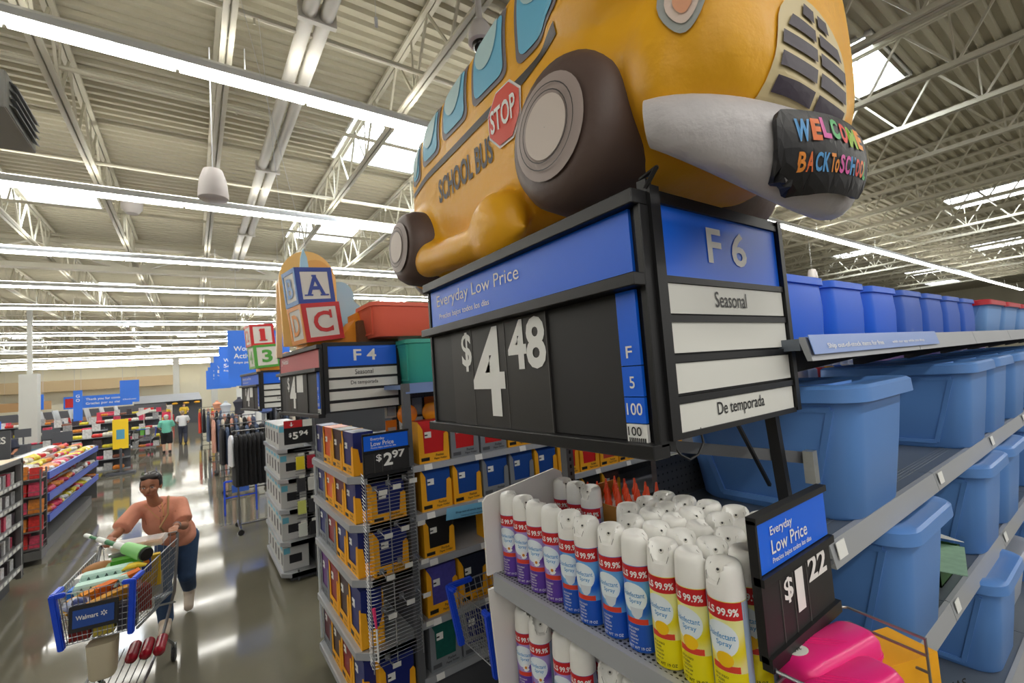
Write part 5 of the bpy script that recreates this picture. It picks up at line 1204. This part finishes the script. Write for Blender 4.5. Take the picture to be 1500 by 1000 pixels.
# ================================================================ LEFT SIDE: racks, candy trays, checkouts; RIGHT: clothes racks; signs and fixtures overhead
cols6 = [(196,40,36), (226,120,34), (240,190,50), (216,210,200), (120,70,50), (60,90,160), (210,60,90), (150,150,150), (60,50,56), (238,226,190)]
def goods(kind, size, m_i, soft=False):
    t = thing(kind, 'x', 'package', (0, 0, -3)); b = B()
    if soft: b.bx(-size[0]/2, size[0]/2, -size[1]/2, size[1]/2, 0, size[2])
    else: b.bx(-size[0]/2, size[0]/2, -size[1]/2, size[1]/2, 0, size[2])
    o = b.obj('wrapper', M('goods %d' % m_i, cols6[m_i % 10], .4, noise=.75, scale=26), t, smooth=False, bevel=.022 if soft else 0, seg=1); return t
# grey rack at the left edge
t = thing('snack_rack', 'grey metal rack with pale wood top at the left picture edge', 'rack', (-2.15, 7.8, 0))
RZ = [H-.97, H-1.22, H-1.48, H-1.76, H-2.04]; rg = M('rack grey', (112,112,112), .45, .3)
b = B(); b.bx(-2.50, -1.86, 6.2, 8.70, H-.69, H-.66); b.obj('wood_top', M('pale wood', (206,184,148), .5, noise=.1, scale=6), t, w=True)
b = B(); b.bx(-2.52, -1.85, 8.67, 8.71, .12, H-.66); b.obj('end_panel', rg, t, w=True)
b = B(); b.bx(-1.87, -1.85, 6.2, 8.7, H-.72, H-.66); b.bx(-1.90, -1.85, 8.62, 8.70, .12, H-.68); b.bx(-2.52, -2.5, 6.2, 8.7, .1, H-.7); b.obj('frame', rg, t, w=True)
for z in RZ:
    b = B(); b.bx(-2.5, -1.86, 6.2, 8.66, z-.02, z); s_ = b.obj('shelf', rg, t, w=True)
    b = B(); b.bx(-1.86, -1.845, 6.2, 8.66, z-.03, z+.025); r_ = b.obj('price_rail', M('rail steel', (150,150,150), .4, .4), s_, w=True)
    for k in range(14): b = B(); b.bx(-1.845, -1.842, 6.35+k*.16, 6.45+k*.16, z-.02, z+.015); b.obj('shelf_tag', signwhite, r_, w=True)
b = B(); b.bx(-2.4, -1.95, 6.3, 8.6, 0, .12); b.obj('plinth', black, t, w=True)
gp_ = [goods('snack_pack', (.14, .11, .15), i) for i in (3, 7, 8, 6, 3)]
n = 0
for r, z in enumerate(RZ):
    for k in range(13):
        q = gp_[(k*3+r) % 5]; lab = 'snack pack on the left edge rack, %s shelf, %s from the far end' % (ORD[r], ORD[k])
        if n < 5 and q['label'] == 'x': q.location = (-1.98, 8.56-k*.165, z); q['label'] = lab; q['group'] = 'packs on the left edge rack'
        else: dup(q, (-1.98, 8.56-k*.165, z), random.uniform(-.2, .2), lab, 'packs on the left edge rack', scale=random.uniform(.75, 1.1))
        n += 1
for q in gp_:
    if q['label'] == 'x':
        q.location = (-2.25, 8.4, RZ[0]); q['label'] = 'snack pack at the back of the left edge rack'; q['group'] = 'packs on the left edge rack'
# candy trays with blue rails
t = thing('candy_rack', 'low display of sloping trays with blue price rails heaped with candy bags', 'rack', (-2.3, 12, 0))
cbl = M('rail blue', (70,96,190), .4); CZ = [H-1.07, H-1.40, H-1.72]; Y0, Y1 = 10.0, 14.4
for r, z in enumerate(CZ):
    b = B(); b.hexa([(-1.87, Y0, z-.02), (-1.87, Y1, z-.02), (-2.62, Y1, z+.16), (-2.62, Y0, z+.16), (-1.87, Y0, z), (-1.87, Y1, z), (-2.62, Y1, z+.18), (-2.62, Y0, z+.18)]); s_ = b.obj('tray', lightgrey, t, w=True)
    b = B(); b.bx(-1.87, -1.84, Y0, Y1, z-.06, z+.05); b.obj('price_rail', cbl, s_, w=True)
b = B(); b.bx(-2.7, -2.62, Y0, Y1, .1, H-.9); b.bx(-2.6, -1.95, Y0+.1, Y1-.1, .0, .18); b.bx(-2.66, -1.87, Y0-.02, Y0+.01, .1, H-1.0); b.bx(-2.66, -1.87, Y1-.02, Y1+.01, .1, H-1.0); b.obj('base', rg, t, w=True)
cg = [goods('candy_bag', (.19, .17, .07), i, True) for i in (0, 1, 2, 3, 4, 9, 6)]; used_ = set()
rr_ = ['front', 'middle', 'back']
for r, z in enumerate(CZ):
    for j in range(3):
        for k in range(22):
            i = random.randrange(7); q = cg[i]; x = -1.98-j*.20; loc = (x, Y0+.12+k*.195, z+.015+j*.05)
            lab = 'candy bag on the %s blue-railed tray, %s row, %d from the near end' % (['top', 'middle', 'bottom'][r], rr_[j], k+1)
            lab = 'candy bag, %s tray, %s row, %s place from the near end' % (['top', 'middle', 'bottom'][r], rr_[j], (ORD+['seventeenth', 'eighteenth', 'nineteenth', 'twentieth', 'twenty-first', 'twenty-second'])[k])
            if i not in used_: used_.add(i); q.location = loc; q['label'] = lab; q['group'] = 'candy bags on the trays'
            else: dup(q, loc, None, lab, 'candy bags on the trays', scale=random.uniform(.8, 1.15), rot=(random.uniform(-.35, .35), -.25+random.uniform(-.3, .3), random.uniform(-.9, .9)))
rp = [goods('snack_bag', (.14, .08, .19), i) for i in (0, 1, 6)]
for i, q in enumerate(rp): q.location = (-2.5+i*.2, 9.9, .23); q['label'] = '%s snack bag at the back of the wire end rack' % ['red', 'orange', 'crimson'][i]; q['group'] = 'red bags in the end rack'
t = thing('end_rack', 'wire end rack stuffed with red snack bags at the near end of the candy trays', 'rack', (-2.25, 9.85, 0))
b = B(); b.bx(-2.66, -1.86, 9.62, 9.96, .08, .20); b.obj('base', rg, t, w=True)
for i, (x, y) in enumerate(((-1.87, 9.64), (-1.87, 9.96), (-2.65, 9.64), (-2.65, 9.96))): b = B(); b.cyl((x, y, .1), (x, y, H-.93), .012, n=6); b.obj('upright', rg, t, w=True)
for k in range(5): b = B(); z = .22+k*.25; b.bx(-2.65, -1.87, 9.64, 9.96, z, z+.01); b.tube([(-2.65, 9.64, z+.08), (-1.87, 9.64, z+.08), (-1.87, 9.96, z+.08)], .004, 5); b.obj('wire_shelf', rg, t, w=True)
for k in range(5):
    for i in range(5):
        for j in range(1): dup(rp[(i*2+k) % 3], (-2.56+i*.155, 9.74, .23+k*.25), None, 'red snack bag standing in the wire end rack, %s level up, %s from the left' % (ORD[k], ORD[i]), 'red bags in the end rack', scale=random.uniform(.85, 1.1), rot=(-.12, 0, random.uniform(-.25, .25)))
# checkout lanes
cg2 = M('checkout grey', (126,130,134), .5); dk2 = M('checkout dark', (78,80,86), .6)
for i, (x, y) in enumerate(((-3.7, 15.6), (-4.3, 17.8), (-5.4, 20.4), (-6.9, 22.4), (-5.4, 24.8), (-8.2, 26.5))):
    t = thing('checkout_counter', 'grey checkout counter with dark belt, %s one beyond the candy trays' % ORD[i], 'checkout counter', (x, y, 0), .0, 'checkout counters')
    b = B(); b.bx(-1.3, 1.3, -.35, .35, .08, .86); b.obj('body', cg2, t, bevel=.01); b = B(); b.bx(-1.2, .8, -.28, .28, .86, .89); b.obj('belt', dk2, t); b = B(); b.bx(-1.3, 1.3, -.37, -.35, .60, .72); b.obj('front_strip', M('strip teal', (96,140,160), .5), t)
    b = B(); b.bx(.9, 1.2, -.2, .2, .86, 1.15); b.cyl((1.05, .1, 1.15), (1.05, .1, 1.4), .02, n=8); b.obj('register', dk2, t); b = B(); b.rbx((1.05, .05, 1.5), (.36, .03, .26), (0, 0, .2)); b.obj('screen', dk2, t)
    for k in range(8): dup(cg[k % 7], (x-1.1+k*.26, y-.25, .87), None, 'small pack on checkout counter %s, %s along the edge' % (ORD[i], ORD[k]), 'packs on the checkout counters')
t = thing('promo_case', 'black and yellow-green promotional case standing behind the left rack', 'display case', (-3.15, 10.6, 0)); b = B(); b.bx(-.55, .35, -.25, .25, 0, H-.95); b.obj('case', dk2, t)
for k in range(4): b = B(); b.rbx((-.45+k*.22, -.05, H-.90), (.18, .5, .012), (.3, 0, 0)); b.obj('panel', M('promo %d' % (k % 3), [(200,214,60), (30,30,32), (226,226,226)][k % 3], .4), t)
t = thing('queue_sign', 'dark grey panel with white lettering at the left picture edge', 'sign', (-2.92, 12.6, 0)); b = B(); b.bx(-.7, .08, -.02, .02, H-1.0, H-.42); b.cyl((-.3, 0, 0), (-.3, 0, H-1.0), .02); pn = b.obj('panel', M('slate panel', (74,76,80), .6), t); text('BATTERIES', signwhite, pn, (-.68, -.022, H-.66), (1,0,0), (0,0,1), .70, .13, w_=False, bold=.02)
# mixed low racks in the middle distance
def mixed_rack(i, x, y, w, h, label, face=0):
    t = thing('display_rack', label, 'rack', (x, y, 0), face); b = B(); b.bx(-w/2, w/2, -.02, .02, .1, h); b.obj('back_panel', dk2, t)
    lv = [.15+(h-.2)*k/3 for k in range(4)]
    for z in lv: b = B(); b.bx(-w/2, w/2, -.35, 0, z-.02, z); b.obj('shelf', cg2, t)
    for r, z in enumerate(lv):
        for k in range(int(w/.24)):
            q = (cg+gp_)[(k*5+r*3+i) % 12]; c, s = math.cos(face), math.sin(face); lx, ly = -w/2+.12+k*.24, -.2
            dup(q, (x+lx*c-ly*s, y+lx*s+ly*c, z), face, 'small pack on display rack %s, level %s, %s from its left' % (['alpha', 'beta', 'gamma', 'delta', 'epsilon', 'zeta', 'eta', 'theta'][i] if False else ORD[i], ORD[r], ORD[k % 16]), 'packs on the middle-distance racks', scale=(1.45, 1.4, 1.5+.3*((k+r) % 2)))
mixed_rack(0, -2.5, 19.4, 1.6, 1.25, 'low rack of mixed bright goods beyond the candy trays')
mixed_rack(1, -3.3, 21.6, 1.6, 1.35, 'rack of mixed goods behind the first low rack')
mixed_rack(2, -3.3, 24.2, 2.0, 1.5, 'goods rack left of the yellow notice board')
mixed_rack(3, -1.9, 26.6, 1.2, 1.4, 'tall grey goods rack right of the yellow notice board')
mixed_rack(4, -2.6, 31, 2.4, 1.6, 'goods rack far behind the man in mint green')
mixed_rack(5, -5.8, 28.5, 2.4, 1.5, 'goods rack behind the white pillar')
t = thing('notice_board', 'tall yellow notice board with a blue picture beside the goods racks', 'notice board', (-1.90, 19.0, .0)); b = B(); b.rbx((0, 0, 1.24), (.38, .04, .92)); bo = b.obj('board', M('board yellow', (240,200,30), .5), t); b = B(); b.bx(-.10, .10, -.024, -.02, 1.08, 1.38); b.obj('picture', M('board blue print', (80,150,180), .5), t); b = B(); b.bx(-.35, .35, -.2, .2, 0, .06); b.bx(-.03, .03, -.03, .03, 0, .8); b.obj('foot', dk2, t)
t = thing('inflated_banner', 'white tilted sign panel above the middle racks', 'sign', (-1.75, 25.2, 1.72)); b = B(); b.rbx((0, 0, 0), (.5, .04, .16), (0, -.35, 0)); b.cyl((0, .0, -.5), (0, 0, 0), .01); b.obj('panel', signwhite, t)
for i in range(7):
    t = thing('stall_panel', 'slanted pale partition in the row behind the checkouts, %s from the left' % ORD[i], 'partition', (-7.2+i*.62, 34, 0), group='partitions behind the checkouts'); b = B(); b.hexa([(0, 0, 1.0), (.05, 0, 1.0), (.05, 1.2, 1.0), (0, 1.2, 1.0), (-.22, 0, 2.0), (-.17, 0, 2.0), (-.17, 1.2, 2.0), (-.22, 1.2, 2.0)]); b.bx(0, .05, 0, 1.2, 0, 1.0); b.obj('panel', M('pale panel', (190,196,200), .4), t)
t = thing('service_wall', 'long dark counter fascia behind the checkouts', 'counter', (-7, 38, 0)); b = B(); b.bx(-6, 5.5, 0, .6, 0, 1.9); b.obj('counter', dk2, t); b = B(); b.bx(-6, 5.5, -.02, 0, 1.2, 1.45); b.obj('trim_band', M('warm band', (150,110,80), .6), t)
for i in range(10):
    t = thing('goods_crate', 'coloured crate on the far counter, %s from the left' % ORD[i], 'crate', (-10.5+i*.95, 36.4, 0), group='crates before the far counter'); b = B(); b.bx(-.35, .35, -.3, .3, 0, 1.0+.25*(i % 3)); b.obj('crate', M('far goods %d' % (i % 5), cols6[(i*3) % 10], .6, noise=.4, scale=6), t)
# hanging signs
bl = M('banner blue', (52,120,232), .45)
def hang(name, label, x, y, z0, z1, w, txt, m=bl, n2=None):
    t = thing(name, label, 'sign', (x, y, 0)); b = B(); b.bx(0, w, -.01, .01, z0, z1); c = b.obj('panel', m, t)
    b = B(); b.cyl((w*.15, 0, z1), (w*.15, 0, BZ), .004, n=4); b.obj('cord', lightgrey, t); b = B(); b.cyl((w*.85, 0, z1), (w*.85, 0, BZ), .004, n=4); b.obj('cord', lightgrey, t)
    for s, ox, oz, ww, hh in txt: text(s, white, c, (ox, -.012, oz), (1,0,0), (0,0,1), ww, hh, w_=False, bold=.01)
    return t
names = [("Women's", 'Activewear'), ("Women's", 'Seasonal'), ("Women's", 'Basics'), ("Women's", 'Denim'), ("Women's", 'Plus'), ("Women's", 'Shoes')]
for i, y in enumerate((12.8, 17.3, 21.8, 26.3, 30.8, 35.3)):
    hang('department_banner', 'blue department banner over the clothing racks, %s from the camera' % ORD[i], .70, y, H+.28, H+1.48, 1.35, [(names[i][0], .12, H+.98, .62, .12), (names[i][1], .12, H+.80, .75, .12), ('Ropa para dama', .12, H+.66, .6, .07)])['group'] = 'department banners'
hang('department_banner', 'square blue banner hanging left of the main aisle', -2.2, 22, H-.10, H+.72, .55, [('Checkouts', .08, H+.0, .38, .05)])
hang('lane_banner', 'narrow vertical blue banner left of the square banner', -3.45, 22, H-.62, H+.45, .24, [('G', .07, H+.2, .1, .1), ('O', .07, H+.05, .1, .1)])
hang('lane_banner', 'small narrow blue banner right of the white pillar', -5.05, 25.5, H-.15, H+.45, .2, [])
hang('lane_banner', 'small blue sign plate left of the white pillar', -6.7, 25.5, H-.78, H-.48, .7, [])
hang('wall_banner', 'long blue banner with red end and two white lines of text', -8.4, 50, H-.42, H+.55, 4.2, [('Thank you for coming', 1.3, H+.12, 2.3, .24), ('Gracias por su visita', 1.3, H-.22, 2.3, .24)])
b = B(); b.bx(-8.3, -7.3, 49.96, 49.985, H-.3, H+.4); tag(b.obj('red_plaque', red), 'red plaque at the left end of the long blue banner', 'plaque')
hang('wall_banner', 'tan lettered fascia board right of the white pillar', -11.8, 49, H-.3, H+.35, 2.9, [], m=M('tan board', (190,150,104), .6))
t = thing('store_front', 'pale awning with lettering and yellow lamps down the aisle', 'stall', (-1.4, 47, 0)); b = B(); b.hexa([(-2.5, -.2, 1.9), (2.0, -.2, 1.9), (2.0, .5, 1.9), (-2.5, .5, 1.9), (-2.2, .2, 2.5), (1.8, .2, 2.5), (1.8, .5, 2.5), (-2.2, .5, 2.5)]); b.obj('awning', M('awning grey', (170,172,176), .6), t); b = B(); b.bx(-2.5, 2, .4, .5, 0, 1.9); b.obj('stall_back', dk2, t)
for i in range(6): b = B(); b.ell((-2.1+i*.75, -.1, 1.68), (.22, .2, .1), n=6); b.obj('yellow_shade', M('amber shade', (236,180,50), .5), t, smooth=True)
# far goods stacks along the aisle
for i in range(16):
    x = [-3.2, -2.4, -4.0, -1.6][i % 4]; y = 32.4+i*.78
    t = thing('goods_crate', 'distant stack of goods beside the main aisle, %s from the camera' % ORD[i], 'crate', (x, y, 0), group='distant goods stacks'); b = B(); b.bx(-.35, .35, -.3, .3, 0, .9+.4*((i*7) % 3)); b.obj('stack', M('far goods %d' % (i % 5), cols6[(i*3) % 10], .6, noise=.4, scale=6), t)
# clothing racks right of the aisle
def garment(w, h, col, name):
    b = B(); rings = []
    for z, ww, d in ((0, .16, .015), (-.02, .38, .03), (-.10, .52, .045), (-.30, .50, .05), (-h, .58, .055)):
        rings.append([(x*w, y, z) for x, y in [(math.cos(2*PI*k/14)*ww, math.sin(2*PI*k/14)*d*(1+.25*math.sin(k*2.4))) for k in range(14)]])
    b.loft(rings); return b
def rack(label, x, y, L, cols, h0, gh, n, rz=0, group=None, gw=.5):
    t = thing('clothes_rack', label, 'clothes rack', (x, y, 0), rz); ch = M('rack chrome', (150,150,152), .25, .9)
    b = B(); b.cyl((-L/2, 0, h0), (L/2, 0, h0), .014, n=8)
    for s in (-1, 1): b.cyl((s*L*.42, 0, .1), (s*L*.42, 0, h0), .014, n=8); b.bar((s*L*.42, -.32, .10), (s*L*.42, .32, .10), .035, .025)
    b.bar((-L*.42, 0, .1), (L*.42, 0, .1), .035, .025); b.obj('frame', ch, t)
    for sx in (-1, 1):
        for sy in (-1, 1): b = B(); b.lathe([(.01, -.015), (.045, -.015), (.045, .015), (.01, .015)], 12, axis='y'); w = b.obj('wheel', black, t); w.location = (sx*L*.42, sy*.3, .045)
    c, s = math.cos(rz), math.sin(rz); pr = {}
    for k in range(n):
        lx = -L/2+.06+(L-.12)*k/max(1, n-1); ci = cols[k % len(cols)]; loc = (x+lx*c, y+lx*s, h0-.06)
        lab = '%s garment on the %s, %s along the rail' % (ci[0], label.split(' rack')[0][:40], (ORD*4)[k])
        if ci[0] in pr: dup(pr[ci[0]], loc, rz+PI/2+random.uniform(-.12, .12), lab, 'garments on the racks')
        else:
            g = thing('hanging_garment', lab, 'clothing', loc, rz+PI/2, 'garments on the racks'); garment(gw, gh, ci[1], '').obj('cloth', M('cloth '+ci[0], ci[1], .85), g, smooth=True)
            b = B(); b.tube([(0, 0, 0), (0, 0, .05), (.015, 0, .07), (.0, 0, .075)], .003, 5); b.obj('hanger_hook', ch, g); pr[ci[0]] = g
    return t
BK = ('black', (22,21,24)); 
rack('nearest black clothing rack beside the main aisle', .98, 9.0, .95, [BK], H-.66, .82, 14)
t = dup([o for o in COL.objects if o.get('label', '').startswith('black garment')][0], (.50, 9.0, H-.72), PI/2, 'white garment at the aisle end of the nearest clothes rack', scale=(.8, .8, .6)); t.children[0].data = t.children[0].data.copy(); t.children[0].data.materials[0] = M('cloth white', (214,214,220), .85)
rack('second clothes rack behind the black one', .95, 12.2, 1.0, [BK, ('slate', (70,84,110))], H-.72, .80, 10)
rack('third clothes rack of pastel tops', .95, 15.6, 1.1, [('peach', (206,150,130)), ('slate', (70,84,110)), ('cream', (214,200,180)), BK], H-.70, .9, 10)
rack('fourth clothes rack of mixed tops', .9, 19.4, 1.1, [('slate', (70,84,110)), ('peach', (206,150,130)), BK], H-.70, .9, 9)
rack('fifth clothes rack of red and dark tops', .75, 24, 1.2, [('red', (206,60,40)), BK, ('slate', (70,84,110))], H-.70, .9, 8)
rack('sixth clothes rack far down the aisle', .9, 29, 1.4, [('yellow', (220,180,50)), BK, ('peach', (206,150,130))], H-.70, .9, 8)
rack('inner clothes rack behind the F 2 unit', 2.2, 11.0, 1.5, [BK, ('slate', (70,84,110)), ('cream', (214,200,180))], H-.45, .9, 12)
rack('inner tall rack of grey tops', 2.3, 14.5, 1.5, [('grey', (120,122,128)), BK], H-.35, 1.0, 12)
t = thing('step_frame', 'small blue metal frame stand on the floor before the clothes racks', 'stand', (.70, 10.4, 0))
b = B(); z = .62
for x in (-.26, .26): b.bar((x, -.1, 0), (x, -.1, z), .03, .03)
b.bar((-.26, -.1, z), (.26, -.1, z), .03, .03); b.bar((-.26, -.1, z-.3), (.26, -.1, z-.3), .02, .02); b.obj('frame', M('cart blue plastic', (24,74,214), .4), t); b = B(); b.bx(-.14, .14, -.12, -.09, z-.22, z-.08); b.obj('plate', M('plate blue', (60,100,190), .4), t)
for i, (x, y, z, c) in enumerate(((1.0, 20.5, 1.62, (200,206,214)), (1.3, 18.5, 1.75, (60,60,70)), (.9, 25.5, 1.6, (214,150,120)), (1.6, 16.6, 1.9, (214,214,216)), (1.5, 13.2, 1.95, (90,110,170)))):
    t = thing('mannequin_torso', 'torso form wearing a folded top above the clothes racks, %s from the right' % ORD[i], 'mannequin', (x, y, 0), group='torso forms over the clothes racks'); b = B(); b.lathe([(.05, z-.25), (.15, z-.2), (.13, z), (.19, z+.2), (.06, z+.3), (.05, z+.36)], 14); b.obj('torso', M('torso %d' % i, c, .7), t, smooth=True); b = B(); b.cyl((0, 0, 0), (0, 0, z-.2), .02, n=8); b.obj('stand_pole', lightgrey, t)
t = thing('white_wall_unit', 'tall white partition with blue poster behind the clothes racks', 'partition', (2.2, 19.5, 0)); b = B(); b.bx(-.9, 1.8, 0, .1, 0, H+.1); b.obj('panel', signwhite, t); b = B(); b.bx(-.6, .1, -.02, 0, H-.65, H-.05); b.obj('poster', M('poster navy', (60,90,150), .4), t)
# overhead fixtures
t = thing('pendant_speaker', 'white bell-shaped pendant speaker hanging left of the twin ducts', 'speaker', (.22, 5.6, H+2.06)); b = B(); b.lathe([(.05, .32), (.09, .31), (.125, .2), (.14, .06), (.14, 0), (.125, -.012), (.0, -.012)], 28); b.obj('bell', M('speaker white', (206,200,198), .5), t, smooth=True); b = B(); b.cyl((0, 0, .3), (0, 0, BZ-H-2.06), .006, n=6); b.obj('cord', lightgrey, t)
t = thing('camera_dome', 'white security camera dome with black lens above the bus windows', 'security camera', (2.30, 3.40, H+3.02)); b = B(); b.lathe([(.03, .75), (.03, .33), (.07, .30), (.11, .22), (.12, .10), (.10, .09)], 24); b.obj('housing', M('speaker white', (206,200,198), .5), t, smooth=True); b = B(); b.ell((0, 0, .09), (.085, .085, .09)); b.obj('lens_dome', M('black dome', (16,16,20), .08), t, smooth=True)
t = thing('smoke_detector', 'small white dome lamp under the second light line', 'lamp', (-.90, 11.2, BZ-.1)); b = B(); b.lathe([(.04, .25), (.17, .2), (.17, .05), (.1, -.05), (0.01, -.05)], 20); b.obj('dome', M('speaker white', (206,200,198), .5), t, smooth=True)
for i, (x, y, z) in enumerate(((9.0, 5.2, H+2.2), (16, 6, H+2.2), (24, 8, H+2.2), (2.6, 14, H+2.4), (3.0, 24, H+2.4))):
    dup([o for o in COL.objects if o.name == 'pendant_speaker'][0], (x, y, z), 0, 'distant white pendant speaker under the roof, %s from the right' % ORD[i], 'distant pendant speakers')
t = thing('hvac_unit', 'grey ceiling air unit with louvred grille at the left edge', 'air unit', (-2.0, 7.6, H+3.4)); ug = M('unit grey', (150,150,146), .5)
b = B(); b.bx(-.55, .38, -.6, .6, -.1, .33); b.obj('casing', ug, t, bevel=.01)
for k in range(4): b = B(); b.rbx((0.4, 0, -.02+k*.09), (.09, .95, .008), (0, .6, 0)); b.obj('louvre', rg, t)
for k in range(4): b = B(); b.rbx((-.05, -.62, -.02+k*.09), (.75, .09, .008), (.6, 0, 0)); b.obj('louvre', rg, t)
b = B(); b.tube([(.30, -.75, 1.3), (.30, -.75, -.12), (.22, -.75, -.16), (-1.2, -.75, -.16)], .045, 10); b.obj('drain_pipe', M('pale duct', (196,192,182), .45), t, smooth=True)
t = thing('hanging_hook', 'fine wire with small clip hanging in front of the first light line', 'wire', (1.36, 3.6, BZ)); b = B(); b.cyl((0, 0, 0), (0, 0, -.62), .0025, n=5); b.rbx((0, 0, -.66), (.025, .012, .09)); b.obj('wire', lightgrey, t)
